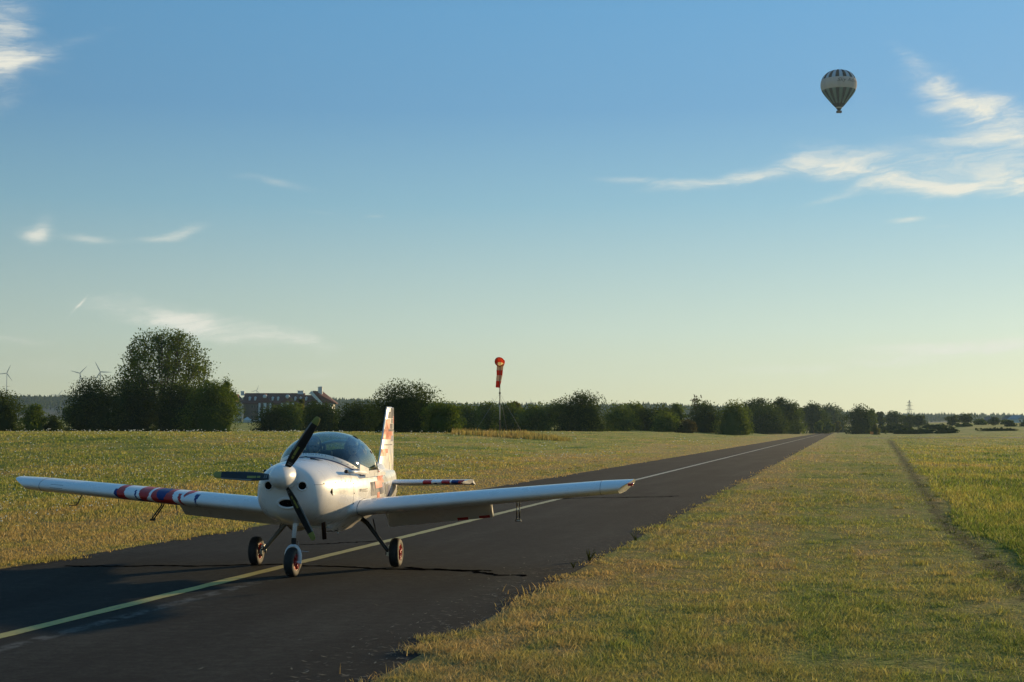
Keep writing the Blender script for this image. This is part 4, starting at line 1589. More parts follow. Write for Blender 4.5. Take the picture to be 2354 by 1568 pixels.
P_white = paint('white_gelcoat', (.77, .755, .74), .30, .5)
P_red = paint('decal_red', (.45, .030, .026), .45, .05)
P_blue = paint('decal_blue', (.012, .028, .14), .5, 0.0)
P_grey = paint('decal_grey', (.055, .065, .10), .7, 0.0)
P_salmon = paint('decal_salmon', (.46, .10, .055), .6, 0.0)
P_cream = paint('decal_cream', (.80, .74, .56), .4)
P_dark = varied('dark_trim', (.012, .012, .014), (.022, .022, .025), 12, .6)
M_black = varied('black_rubber', (.010, .010, .010), (.022, .020, .018), 20, .75, bump=.2)
M_tyreside = varied('tyre_wall', (.10, .085, .06), (.045, .04, .035), 14, .8)
M_rimred = paint('rim_red', (.42, .03, .02), .3)
M_metal = varied('brushed_metal', (.55, .54, .52), (.42, .41, .40), 20, .25, 1.0)
M_strut = paint('strut_white', (.72, .73, .75), .3)
M_legdark = varied('leg_black', (.014, .014, .015), (.03, .03, .03), 15, .35)

pc = g2(748, 1301.5)
YAW = rad(-8.5)
ac = thing('light_aircraft', 'white low wing propeller aircraft with red and blue stripes taxiing on the runway', 'aircraft', (pc[0], pc[1], 0.004), YAW)
TILT = 0

# fuselage shell
Ys = np.unique(np.concatenate([np.linspace(-1.805, -1.6, 26), np.linspace(-1.6, -.96, 20), np.linspace(-.96, -.25, 40),
                               np.linspace(-.25, .9, 28), np.linspace(.9, 1.30, 22), np.linspace(1.3, 3.84, 40)]))
NA = 128
V = []
decks = []
for y in Ys:
    zc_ = float(zcut(y))
    for k in range(NA):
        a_ = 2 * math.pi * k / NA
        ca, sa = math.cos(a_), math.sin(a_)
        nn = NT_ if sa >= 0 else NB_
        hh_ = (ft(y) - fm(y)) if sa >= 0 else (fm(y) - fb(y))
        x = float(fw(y)) * math.copysign(abs(ca) ** (2 / nn), ca)
        z = float(fm(y)) + float(hh_) * math.copysign(abs(sa) ** (2 / nn), sa)
        d_ = z > zc_ - 1e-5
        decks.append(d_)
        V.append((x, y, min(z, zc_)))
F, mi = [], []
nY = len(Ys)
for i in range(nY - 1):
    for k in range(NA):
        q = (i * NA + k, i * NA + (k + 1) % NA, (i + 1) * NA + (k + 1) % NA, (i + 1) * NA + k)
        F.append(q)
        mi.append(1 if sum(decks[j] for j in q) >= 3 else 0)
F.append(tuple(range(NA))[::-1])
mi.append(0)
F.append(tuple(range((nY - 1) * NA, nY * NA)))
mi.append(0)
hb = MB().add(V, F, mi)


def proj_y(cx):
    """hull station whose left flank falls on crop column cx"""
    px = 455 + .2679 * cx
    best, by = 9e9, 0
    for y in np.linspace(-1.6, 3.8, 400):
        x = hull_x(y, 1.0) * 1.0
        X = pc[0] + math.cos(YAW) * x - math.sin(YAW) * y
        Y = pc[1] + math.sin(YAW) * x + math.cos(YAW) * y
        e = abs(X / Y * FD + 1176.5 - px)
        if e < best:
            best, by = e, y
    return by


def crop_z(cy, y):
    Y = pc[1] + math.cos(YAW) * y - .08
    return EYE - (921.9 + .2679 * cy - 988) / FD * Y


def hull_patch(b_, y0, y1, z0, z1, slot, side=1, off=.003, ny=6, nz=4, shear=0.0, inv=False):
    P = []
    for i in range(ny + 1):
        for j in range(nz + 1):
            z = z0 + (z1 - z0) * j / nz
            y = y0 + (y1 - y0) * i / ny + shear * j / nz
            P.append((side * (hull_x(y, z) + off), y, z))
    F_ = []
    for i in range(ny):
        for j in range(nz):
            a_ = i * (nz + 1) + j
            f_ = (a_, a_ + nz + 1, a_ + nz + 2, a_ + 1)
            F_.append(f_ if side > 0 else f_[::-1])
    b_.add(P, F_, slot, True)


SL = {'white': 0, 'dark': 1, 'red': 2, 'blue': 3, 'grey': 4, 'salmon': 5, 'cream': 6, 'black': 7}
for (c0, c1, e0, e1, cname, off) in [(1487, 1592, 685, 800, 'grey', .003), (1525, 1582, 682, 742, 'red', .005), (1540, 1560, 780, 830, 'salmon', .004),
                                     (1550, 1574, 826, 865, 'red', .004), (1580, 1597, 708, 762, 'blue', .0045), (1570, 1583, 786, 797, 'black', .004),
                                     (1556, 1600, 640, 700, 'salmon', .004), (1566, 1612, 600, 655, 'red', .003),
                                     (1604, 1612, 700, 800, 'grey', .003), (1618, 1626, 712, 850, 'grey', .003), (1630, 1648, 720, 850, 'blue', .003),
                                     (1250, 1283, 672, 684, 'cream', .003), (1285, 1312, 660, 705, 'cream', .003),
                                     (1390, 1406, 752, 776, 'grey', .003), (1412, 1458, 752, 757, 'grey', .003), (1412, 1448, 762, 767, 'grey', .003),
                                     (1412, 1458, 772, 777, 'grey', .003)]:
    y0, y1 = proj_y(c0), proj_y(c1)
    ym = (y0 + y1) / 2
    hull_patch(hb, y0, y1, crop_z(e1, ym), crop_z(e0, ym), SL[cname], 1, off)
    if c0 > 1480:
        hull_patch(hb, y0, y1, crop_z(e1, ym), crop_z(e0, ym), SL[cname], -1, off)
# panel joints of the cowling
for sd in (1, -1):
    hull_patch(hb, -1.72, -.70, 1.098, 1.102, SL['grey'], sd, .0012, 30, 1)
    hull_patch(hb, -.702, -.697, .60, 1.24, SL['grey'], sd, .0012, 1, 20)
hull = hb.build('fuselage', [P_white, P_dark, P_red, P_blue, P_grey, P_salmon, P_cream, P_dark], ac)

# rivets along the joints
rv = MB()
for y in np.linspace(-1.55, -.76, 9):
    for sd in (1, -1):
        rv.lathe([(.0075, -.004), (.0075, .003), (.001, .005)], (sd * (hull_x(y, 1.112) + .001), y, 1.112), 'X', 8) if sd > 0 else None
for z in np.linspace(.72, 1.2, 5):
    rv.lathe([(.0075, -.004), (.0075, .003), (.001, .005)], (hull_x(-.68, z) + .001, -.68, z), 'X', 8)
rv.build('cowl_screw', P_dark, hull)
# triangular vent on the flank
vb = MB()
yv, zv = proj_y(1150), crop_z(780, proj_y(1150))
xv = [(yv - .035, zv + .0), (yv + .02, zv + .05), (yv + .03, zv - .045)]
P = [(hull_x(a_, b2) + .004, a_, b2) for a_, b2 in xv]
vb.add(P + [(x - .02, y, z) for x, y, z in P], [(0, 2, 1), (0, 1, 4, 3), (1, 2, 5, 4), (2, 0, 3, 5)], 0, False)
vb.build('side_vent', mat('vent_dark', (.006, .004, .004), .95, spec=.03), hull)
# slot on the cowl top
vb = MB()
zt = float(ft(-1.05)) + .002
vb.add([(.10, -1.02, zt + .004), (.26, -1.06, zt - .012), (.10, -1.10, zt - .002)], [(0, 2, 1)], 0, False)
vb.add([(.10, -1.10, zt - .02), (.26, -1.06, zt - .03), (.10, -1.10, zt + .006)], [(0, 1, 2)], 0, False)
vb.build('top_vent', P_dark, hull)

# air intakes
def intake(x, z, rx, rz, lip=.010):
    """an opening let into the cowl's skin, its rim and mouth following the curved nose"""
    n_ = 36

    def on(s_, k, off):
        a_ = 2 * math.pi * k / n_
        X_, Z_ = x + math.cos(a_) * (rx + s_), z + math.sin(a_) * (rz + s_)
        return Vector((X_, hull_front(abs(X_), Z_) - off, Z_))
    b_ = MB()
    b_.tube([on(lip * .3, k, .002) for k in range(n_ + 1)], lip, 8, 0, False)
    o_ = b_.build('air_intake', [P_white], ac)
    d_ = MB()
    V_, F_ = [], []
    for j, q in enumerate((1.0, .75, .5, .25, .02)):
        for k in range(n_):
            a_ = 2 * math.pi * k / n_
            X_, Z_ = x + math.cos(a_) * rx * q, z + math.sin(a_) * rz * q
            V_.append((X_, hull_front(abs(X_), Z_) - .0035, Z_))
    for j in range(4):
        for k in range(n_):
            k2 = (k + 1) % n_
            F_.append((j * n_ + k, (j + 1) * n_ + k, (j + 1) * n_ + k2, j * n_ + k2))
    d_.add(V_, F_, 0)
    d_.build('inner_shade', P_mouth, o_)  # dark disc on the skin paints in the shade inside the duct


P_mouth = mat('intake_shade', (.004, .004, .004), .95, spec=.05)
intake(.205, 1.09, .050, .050)
intake(-.205, 1.09, .050, .050)
intake(.025, .885, .112, .052, lip=.017)

# canopy ------------------------------------------------------------
fcz = pchip([-.95, -.80, -.5, -.2, .1, .4, .7, 1.0, 1.27], [1.415, 1.508, 1.628, 1.697, 1.722, 1.712, 1.655, 1.545, 1.385])
cy_ = np.concatenate([np.linspace(-.948, -.70, 26), np.linspace(-.69, 1.27, 60)])
NC = 110
CV = np.empty((len(cy_), NC + 1, 3))
for i, y in enumerate(cy_):
    zc_ = float(zcut(y))
    bw = hull_x(y, min(zc_, float(ft(y)) - 1e-4)) + .003
    zt = max(float(fcz(y)), zc_ + .004)
    for k in range(NC + 1):
        a_ = math.pi * (.5 - .5 * math.cos(math.pi * k / NC)) if False else math.pi * k / NC
        ca, sa = math.cos(a_), math.sin(a_)
        x = bw * math.copysign(abs(ca) ** (2 / 2.3), ca)
        bul = .025 * math.sin(a_) * math.sin(min(1, max(0, (y + .95) / 1.0)) * math.pi / 2) * (1 if abs(ca) > .3 else .5) * math.copysign(1, ca) * abs(ca)
        CV[i, k] = (x + bul * 1.2, y, zc_ + (zt - zc_) * abs(sa) ** (2 / 2.1))
M_canopy = bpy.data.materials.new('tinted_perspex')
M_canopy.use_nodes = True
t = NT(M_canopy.node_tree)
t.n.clear()
tp = t.new('ShaderNodeBsdfTransparent')
tp.inputs[0].default_value = (.42, .60, .66, 1)
gl = t.new('ShaderNodeBsdfGlossy')
gl.inputs['Roughness'].default_value = .03
gl.inputs['Color'].default_value = (.95, .98, 1, 1)
lw = t.new('ShaderNodeLayerWeight')
lw.inputs[0].default_value = .5
fr = t.m('MULTIPLY_ADD', t.m('POWER', lw.outputs['Facing'], 3.6), .75, .04)
df = t.new('ShaderNodeBsdfTranslucent')
df.inputs[0].default_value = (.75, .78, .75, 1)
tc = t.new('ShaderNodeTexCoord').outputs['Object']
mx = t.new('ShaderNodeMixShader')
t.l.new(fr, mx.inputs[0])
t.l.new(tp.outputs[0], mx.inputs[1])
t.l.new(gl.outputs[0], mx.inputs[2])
m2 = t.new('ShaderNodeMixShader')       # dust and fine scratches catch the sun
t.l.new(t.mr(t.noise(tc, 3.0, 5, .7), .45, .8, .0, .012), m2.inputs[0])
t.l.new(mx.outputs[0], m2.inputs[1])
t.l.new(df.outputs[0], m2.inputs[2])
ou = t.new('ShaderNodeOutputMaterial')
t.l.new(m2.outputs[0], ou.inputs[0])
ii = np.arange(CV[..., 0].size).reshape(CV.shape[:2])
Fq = np.stack([ii[:-1, :-1], ii[:-1, 1:], ii[1:, 1:], ii[1:, :-1]], -1).reshape(-1, 4)
can = link('canopy', raw_mesh('canopy', CV.reshape(-1, 3), Fq, [M_canopy], smooth=True), ac)
# riveted frame along the lower edge
hgt = CV[..., 2] - np.array([float(zcut(y)) for y in cy_])[:, None]
cen = np.stack([np.zeros(len(cy_)), cy_, np.full(len(cy_), 1.1)], -1)[:, None]
nrm = CV - cen
nrm /= np.linalg.norm(nrm, axis=2)[..., None]
edge_h = np.interp(cy_, [-.95, -.6, -.2, 1.27], [.062, .062, .05, .045])[:, None]
ok = (hgt < edge_h)
keep = (ok.reshape(-1)[Fq].sum(1) >= 3)
out = CV + nrm * .006
inn = CV + nrm * .001
lev = (edge_h - hgt).reshape(-1)
fbm = MB()
po = out.reshape(-1, 3)
for q in Fq:
    l4 = lev[q]
    if l4.max() <= 0:
        continue
    poly = []
    for j in range(4):                   # cut each quad along the frame's upper edge
        a_, b2 = q[j], q[(j + 1) % 4]
        if lev[a_] > 0:
            poly.append(po[a_])
        if (lev[a_] > 0) != (lev[b2] > 0):
            u = lev[a_] / (lev[a_] - lev[b2])
            poly.append(po[a_] + (po[b2] - po[a_]) * u)
    if len(poly) >= 3:
        fbm.add(poly, [tuple(range(len(poly)))], 0)
fbm.build('canopy_frame', P_white, can)
rv = MB()
for i in range(len(cy_)):
    pass
for k in range(8, NC - 7, 6):            # rivets across the windscreen foot
    j = int(np.argmax(hgt[:, k] > .038))
    if j > 0:
        p_ = out[j, k] if False else CV[j, k] + nrm[j, k] * .008
        rv.lathe([(.006, -.003), (.006, .002), (.001, .004)], tuple(p_), 'Z', 8)
for i in range(26, len(cy_) - 3, 3):
    for k in (3, NC - 3):
        p_ = CV[i, k] + nrm[i, k] * .008
        rv.lathe([(.005, -.003), (.005, .003), (.001, .004)], tuple(p_), 'X', 8)
rv.build('rivet', P_dark, can)
# dark seal where the frame meets the cowl
sb = MB()
for sg in (1, -1):
    pts = []
    for y in np.linspace(-.945, .9, 70):
        z = float(zcut(y))
        pts.append((sg * (hull_x(y, min(z, float(ft(y)) - 1e-4)) + .006), y - .004, z + .001))
    sb.tube(pts, .0065, 6, 0, False)
sb.build('canopy_seal', P_blue, can)
# hinge arms
for sg in (1, -1):
    hb_ = MB()
    hb_.tube([(sg * .515, -.93, 1.235), (sg * .552, -.66, 1.222), (sg * .592, -.30, 1.20)], .023, 12)
    hb_.box((sg * .588, -.36, 1.245), (.012, .34, .085), Matrix.Rotation(sg * -.10, 3, 'Z') @ Matrix.Rotation(-.18, 3, 'X'))
    hb_.box((sg * .597, .22, 1.168), (.012, 1.1, .045))
    hn = hb_.build('hinge_arm', [P_white], can)
    e_ = MB().tube([(sg * .514, -.936, 1.2355), (sg * .511, -.955, 1.2365)], .0235, 12)
    e_.build('arm_end', P_dark, hn)
# mirror like sun curtain / silver panel seen in the right hand pane
# interior
rb = MB()
pts = [(math.cos(a_) * .50, .62, 1.20 + math.sin(a_) * .40) for a_ in np.linspace(.12, math.pi - .12, 26)]
rb.tube(pts, .020, 8, 0)
rb.build('roll_bar', P_cream, ac)
sh = MB()
V = [(math.cos(a_) * .50, .80, 1.16 + math.sin(a_) * .33) for a_ in np.linspace(0, math.pi, 22)]
V2 = [(x * .94, y + .16, z - .02) for x, y, z in V]
sh.add(V + V2, [tuple(range(22))] + [(i, 22 + i, 23 + i, i + 1) for i in range(21)] + [tuple(range(22, 44))[::-1]], 0, False)
sh.build('rear_bulkhead', P_dark, ac)
M_seat = varied('seat_cloth', (.03, .03, .035), (.05, .05, .055), 10, .9)
for sx_ in (-.27, .27):
    s_ = MB()
    s_.box((sx_, .50, 1.22), (.40, .10, .52), Matrix.Rotation(rad(-14), 3, 'X'))
    s_.box((sx_, .58, 1.50), (.22, .07, .12), Matrix.Rotation(rad(-10), 3, 'X'))
    so_ = s_.build('seat', M_seat, ac)
    bv = so_.modifiers.new('bevel', 'BEVEL')
    bv.width = .03
    bv.segments = 3
pn = MB()
pn.box((0, -.40, 1.225), (.86, .05, .13), Matrix.Rotation(rad(12), 3, 'X'))
pn.tube([(-.43, -.43, 1.285), (0, -.47, 1.315), (.43, -.43, 1.285)], .022, 8)
pn.build('instrument_panel', P_dark, ac)

# pilots -------------------------------------------------------------
M_skin = varied('skin', (.42, .24, .17), (.36, .20, .14), 15, .55)
M_shirt = [varied('shirt_blue', (.06, .08, .13), (.09, .11, .17), 6, .9), varied('shirt_grey', (.20, .21, .24), (.26, .27, .30), 6, .9)]
M_trous = varied('trousers', (.03, .035, .05), (.045, .05, .07), 8, .9)
M_hair = varied('hair_dark', (.03, .02, .015), (.05, .035, .025), 30, .7)


def ellipsoid(b_, c, r, n1=20, n2=14, mi=0, rot=None):
    V_, F_ = [], []
    for i in range(n2 + 1):
        p_ = math.pi * i / n2
        for k in range(n1):
            a_ = 2 * math.pi * k / n1
            v_ = Vector((math.sin(p_) * math.cos(a_) * r[0], math.sin(p_) * math.sin(a_) * r[1], math.cos(p_) * r[2]))
            if rot is not None:
                v_ = rot @ v_
            V_.append(v_ + Vector(c))
    for i in range(n2):
        for k in range(n1):
            k2 = (k + 1) % n1
            F_.append((i * n1 + k, (i + 1) * n1 + k, (i + 1) * n1 + k2, i * n1 + k2))
    return b_.add(V_, F_, mi)


def pilot(x, label, shirt, turn, glasses):
    o = thing('person', label, 'person', (0, 0, 0), 0, None)
    o.matrix_world = Matrix.LocRotScale(Vector((pc[0], pc[1], 0.004)), Matrix.Rotation(YAW, 4, 'Z').to_quaternion(), None) @ Matrix.Translation((x, .30, 0))
    # skeleton, local to the person: hips at the origin of y
    J = {'pel': ((0, .06, .72), .14), 'bel': ((0, .10, .88), .145), 'che': ((0, .12, 1.06), .150), 'sho': ((0, .11, 1.22), .120), 'nek': ((0, .07, 1.335), .058), 'hed': ((0, .045, 1.42), .055)}
    E = [('pel', 'bel'), ('bel', 'che'), ('che', 'sho'), ('sho', 'nek'), ('nek', 'hed')]
    for sg, nm in ((1, 'a'), (-1, 'b')):
        J['s' + nm] = ((sg * .165, .10, 1.225), .070)
        J['e' + nm] = ((sg * .215, -.06, 1.02), .048)
        J['w' + nm] = ((sg * .12, -.27, 1.03), .030)
        J['p' + nm] = ((sg * .10, -.34, 1.035), .030)
        J['h' + nm] = ((sg * .10, .02, .70), .10)
        J['k' + nm] = ((sg * .12, -.42, .80), .070)
        J['f' + nm] = ((sg * .12, -.78, .66), .045)
        J['t' + nm] = ((sg * .12, -.92, .70), .035)
        E += [('sho', 's' + nm), ('s' + nm, 'e' + nm), ('e' + nm, 'w' + nm), ('w' + nm, 'p' + nm), ('pel', 'h' + nm), ('h' + nm, 'k' + nm), ('k' + nm, 'f' + nm), ('f' + nm, 't' + nm)]
        for q in range(5):
            L_ = (.030, .040, .045, .040, .032)[q]
            f0 = (sg * .10 + (q - 2) * .019, -.375 if q else -.345, 1.045 - .002 * q)
            J[f'{nm}{q}0'] = (f0, .009)
            J[f'{nm}{q}1'] = ((f0[0], f0[1] - L_, f0[2] - .008), .0085)
            J[f'{nm}{q}2'] = ((f0[0], f0[1] - L_ - .008, f0[2] - .034), .0075)
            E += [('p' + nm, f'{nm}{q}0'), (f'{nm}{q}0', f'{nm}{q}1'), (f'{nm}{q}1', f'{nm}{q}2')]
    names = list(J)
    me = bpy.data.meshes.new('body_rig')
    me.from_pydata([J[k][0] for k in names], [(names.index(a_), names.index(b2)) for a_, b2 in E], [])
    tmp = bpy.data.objects.new('body_rig', me)
    C.objects.link(tmp)
    sk = tmp.modifiers.new('skin', 'SKIN')
    if not me.skin_vertices:
        me.skin_vertices.new()
    for i, k in enumerate(names):
        me.skin_vertices[0].data[i].radius = (J[k][1], J[k][1])
    me.skin_vertices[0].data[0].use_root = True
    ss = tmp.modifiers.new('sub', 'SUBSURF')
    ss.levels = ss.render_levels = 2
    dg = bpy.context.evaluated_depsgraph_get()
    ev = tmp.evaluated_get(dg)
    m_ = ev.to_mesh()
    b_ = MB()
    b_.add([v_.co for v_ in m_.vertices], [tuple(p_.vertices) for p_ in m_.polygons], 0)
    ev.to_mesh_clear()
    bpy.data.objects.remove(tmp)
    R3 = Matrix.Rotation(turn, 3, 'Z')
    hc_ = Vector((0, .03, 1.525))

    def hp_(v_):
        return hc_ + R3 @ Vector(v_)
    ellipsoid(b_, hp_((0, .012, .025)), (.076, .096, .098), rot=R3)
    ellipsoid(b_, hp_((0, -.022, -.045)), (.058, .066, .068), rot=R3)
    ellipsoid(b_, hp_((0, -.060, -.085)), (.026, .022, .022), 12, 8, rot=R3)        # chin
    ellipsoid(b_, hp_((0, -.100, -.022)), (.014, .022, .026), 12, 8, rot=R3)        # nose
    ellipsoid(b_, hp_((0, -.082, .022)), (.050, .020, .012), 12, 8, rot=R3)         # brow
    ellipsoid(b_, hp_((0, -.083, -.058)), (.024, .012, .008), 12, 8, rot=R3)        # lips
    for sg in (1, -1):
        ellipsoid(b_, hp_((sg * .077, .008, -.012)), (.012, .022, .034), 12, 8, rot=R3)
    bo = b_.build('body', [M_skin, M_shirt[shirt], M_trous], o)
    rm = bo.modifiers.new('remesh', 'REMESH')
    rm.mode = 'VOXEL'
    rm.voxel_size = .0075
    rm.use_smooth_shade = True
    dg = bpy.context.evaluated_depsgraph_get()
    dg.update()
    nm_ = bpy.data.meshes.new_from_object(bo.evaluated_get(dg))
    bo.modifiers.clear()
    bo.data = nm_
    for m__ in (M_skin, M_shirt[shirt], M_trous):
        if len(nm_.materials) < 3:
            nm_.materials.append(m__)
    nm_.materials[0], nm_.materials[1], nm_.materials[2] = M_skin, M_shirt[shirt], M_trous
    for p_ in nm_.polygons:
        c_ = p_.center
        if c_.z < .86 and c_.y < .3:
            p_.material_index = 2
        elif c_.z < 1.355 and c_.y > -.27 + 0 * c_.x:
            p_.material_index = 1
        else:
            p_.material_index = 0
        p_.use_smooth = True
    # hair as a cap, headset, glasses
    h_ = MB()
    ellipsoid(h_, hp_((0, .022, .036)), (.081, .096, .098), 24, 16, rot=R3)
    keepf = []
    for f_ in h_.f:
        c_ = sum((R3.transposed() @ (Vector(h_.v[i]) - hc_) for i in f_), Vector()) / len(f_)
        keepf.append(c_.z > .035 + max(0, -c_.y) * .55 or c_.y > .03)
    h_.m = [m__ for m__, k_2 in zip(h_.m, keepf) if k_2]
    h_.s = [m__ for m__, k_2 in zip(h_.s, keepf) if k_2]
    h_.f = [m__ for m__, k_2 in zip(h_.f, keepf) if k_2]
    h_.build('hair', M_hair, o)
    hs = MB()
    for sg in (1, -1):
        ellipsoid(hs, hp_((sg * .088, .01, -.008)), (.026, .036, .048), 16, 10, rot=R3)
    hs.tube([hp_((math.cos(a_) * .092, .012, math.sin(a_) * .128 + .006)) for a_ in np.linspace(.1, math.pi - .1, 16)], .010, 8)
    hs.tube([hp_((.085, -.02, -.03)), hp_((.070, -.075, -.065)), hp_((.025, -.105, -.066))], .0045, 6)
    ellipsoid(hs, hp_((.018, -.108, -.066)), (.012, .010, .010), 10, 8)
    hs.build('headset', P_dark, o)
    eb = MB()
    for sg in (1, -1):
        if glasses:
            ellipsoid(eb, hp_((sg * .031, -.092, .003)), (.026, .010, .019), 14, 8, rot=R3)
        else:
            ellipsoid(eb, hp_((sg * .031, -.084, .002)), (.013, .010, .008), 12, 8, rot=R3)
    if glasses:
        eb.tube([hp_((-.01, -.098, .006)), hp_((.01, -.098, .006))], .003, 6)
        for sg in (1, -1):
            eb.tube([hp_((sg * .054, -.088, .006)), hp_((sg * .078, .0, .004))], .003, 6)
    eb.build('sunglasses' if glasses else 'eyes', P_dark, o)
    return o


pilot(-.255, 'person in a dark blue shirt and headset in the seat behind the propeller blade', 0, .12, False)
pilot(.265, 'person with headset and dark glasses in the seat on the right of the cockpit', 1, .20, True)

# propeller and spinner ---------------------------------------------------
HUBZ = 1.195
sp = MB()
prof = [(.150, -1.812), (.152, -1.86)]
for q in np.linspace(0, 1, 16)[1:]:
    prof.append((.152 * math.sqrt(max(1 - q ** 2.1, 1e-5)), -1.86 - .31 * q))
sp.lathe([(.128, -1.80), (.150, -1.805)] + prof, (0, 0, HUBZ), 'Y', 48)
spin = sp.build('spinner', P_white, ac)
M_blade = varied('blade_black', (.012, .012, .013), (.020, .020, .022), 10, .35)
M_yel = varied('tip_yellow', (.26, .26, .06), (.22, .22, .05), 10, .6)
M_led = varied('leading_edge_grey', (.17, .18, .18), (.13, .14, .14), 12, .4)
for ang in (57.5, 178.0, -61.5):
    a_ = rad(ang)
    d = Vector((math.cos(a_), 0, math.sin(a_)))
    ccw = Vector((-math.sin(a_), 0, math.cos(a_)))          # leading edge side
    rr = [.07, .11, .15, .20, .27, .35, .45, .55, .65, .73, .755, .79, .815, .825]
    ch_ = [.055, .066, .085, .105, .118, .124, .120, .110, .098, .088, .084, .076, .060, .030]
    V, F, mi = [], [], []
    npt = 16
    for r_, c_ in zip(rr, ch_):
        tw = rad(62 - 46 * (r_ / .82) ** .6)
        th_ = (.040 if r_ < .12 else .14 * c_ + .004) * (1 if r_ < .8 else .6)
        cdir = (ccw * math.cos(tw) + Vector((0, -1, 0)) * math.sin(tw)).normalized()
        ndir = d.cross(cdir).normalized()
        for k in range(npt):
            b2 = 2 * math.pi * k / npt
            u_ = math.cos(b2) * .5
            V.append(Vector((0, -1.945, HUBZ)) + d * r_ + cdir * (u_ + .05) * c_ + ndir * math.sin(b2) * th_ * .5 * (1 - .35 * u_ * -1))
    for i in range(len(rr) - 1):
        for k in range(npt):
            k2 = (k + 1) % npt
            F.append((i * npt + k, i * npt + k2, (i + 1) * npt + k2, (i + 1) * npt + k))
            mm = 0
            if rr[i] >= .73:
                mm = 1
            elif rr[i] >= .35 and (k in (0, 1, 14, 15)):
                mm = 2
            mi.append(mm)
    F.append(tuple(range((len(rr) - 1) * npt, len(rr) * npt)))
    mi.append(1)
    F.append(tuple(range(npt))[::-1])
    mi.append(0)
    bl = MB().add(V, F, mi)
    # yellow maker's sticker on the blade face: two plain bars
    for (r0, r1, u0, u1) in ((.25, .29, -.02, .25), (.30, .41, .0, .28), (.17, .185, -.3, .35), (.195, .205, -.3, .35)):
        Q = []
        for r_ in (r0, r1):
            tw = rad(62 - 46 * (r_ / .82) ** .6)
            c_ = np.interp(r_, rr, ch_)
            cdir = (ccw * math.cos(tw) + Vector((0, -1, 0)) * math.sin(tw)).normalized()
            ndir = d.cross(cdir).normalized()
            if ndir.y > 0:
                ndir = -ndir
            for u_ in (u0, u1):
                Q.append(Vector((0, -1.945, HUBZ)) + d * r_ + cdir * (u_ * .9 + .05) * c_ + ndir * (.0735 * c_ + .0045))
        bl.add(Q, [(0, 1, 3, 2)], 1 if r0 > .22 else 2, False)
    bl.build('propeller_blade', [M_blade, M_yel, M_led], ac)

# wings -------------------------------------------------------------------
def foil(c0, c1, tck, n=26, camber=.02):
    """points (chordwise 0..1, height) from upper c1 round the nose (if c0==0) to lower c1"""
    def th(x):
        return 5 * tck * (.2969 * math.sqrt(max(x, 0)) - .126 * x - .3516 * x * x + .2843 * x ** 3 - .1036 * x ** 4)

    def cam(x):
        p_ = .38
        return camber / p_ ** 2 * (2 * p_ * x - x * x) if x < p_ else camber / (1 - p_) ** 2 * ((1 - 2 * p_) + 2 * p_ * x - x * x)
    up, lo = [], []
    for i in range(n + 1):
        b2 = i / n
        x = c0 + (c1 - c0) * ((1 - math.cos(b2 * math.pi / 2)) if c0 == 0 else b2)
        up.append((x, cam(x) + th(x)))
        lo.append((x, cam(x) - th(x)))
    return up[::-1] + lo[(1 if c0 == 0 else 0):]


XR, XT = .585, 3.99


def wing_at(s):
    """leading edge y, chord, leading edge z at span station s"""
    u = (s - XR) / (XT - XR)
    c = 1.42 + (1.16 - 1.42) * u
    return -.72 + .05 * u, c, .765 + .295 * u


INC = rad(2.8)
HINGE = .735


def wp(s, cx_, h_, sg, extra=0.0):
    yl, c, zl = wing_at(s)
    X_, Z_ = cx_ * c, h_ * c
    return Vector((sg * (s + extra), yl + X_ * math.cos(INC) + Z_ * math.sin(INC), zl - X_ * math.sin(INC) + Z_ * math.cos(INC)))


def stripe(s, v):
    """livery on the right wing's nose; v runs 0 (top) .. 1 (under)"""
    c = 935 + (2.606 - s) / .00157
    e = c - 42 * v ** 2
    if 968 - 6 * v <= e <= 1024 + 14 * v:
        return 1
    if 938 + 30 * abs(v - .5) <= e < 968 and .18 < v < .9:
        return 2
    if 1116 <= e <= 1130 and .15 < v < .92:
        return 2
    if v > .75 and 1130 < e < 1160:
        return 2
    if 1150 + 10 * v <= e <= (1240 if v < .40 else 1240 - 110 * (v - .40) if v < .7 else 1207 + 90 * (v - .7)):
        return 1
    if 1256 + 14 * abs(v - .5) <= e <= 1432 + 18 * v:
        return 2 if (1290 + 40 * v < e < 1392 - 50 * v and v < .66) else 1
    if 1480 + 10 * v <= e <= 1508 and v > .12:
        return 1
    if 1530 <= e <= 1584 - 150 * v and v < .36:
        return 1
    if 1620 + 6 * v <= e <= 1662 - 44 * v and .08 < v < .85:
        return 2
    return 0


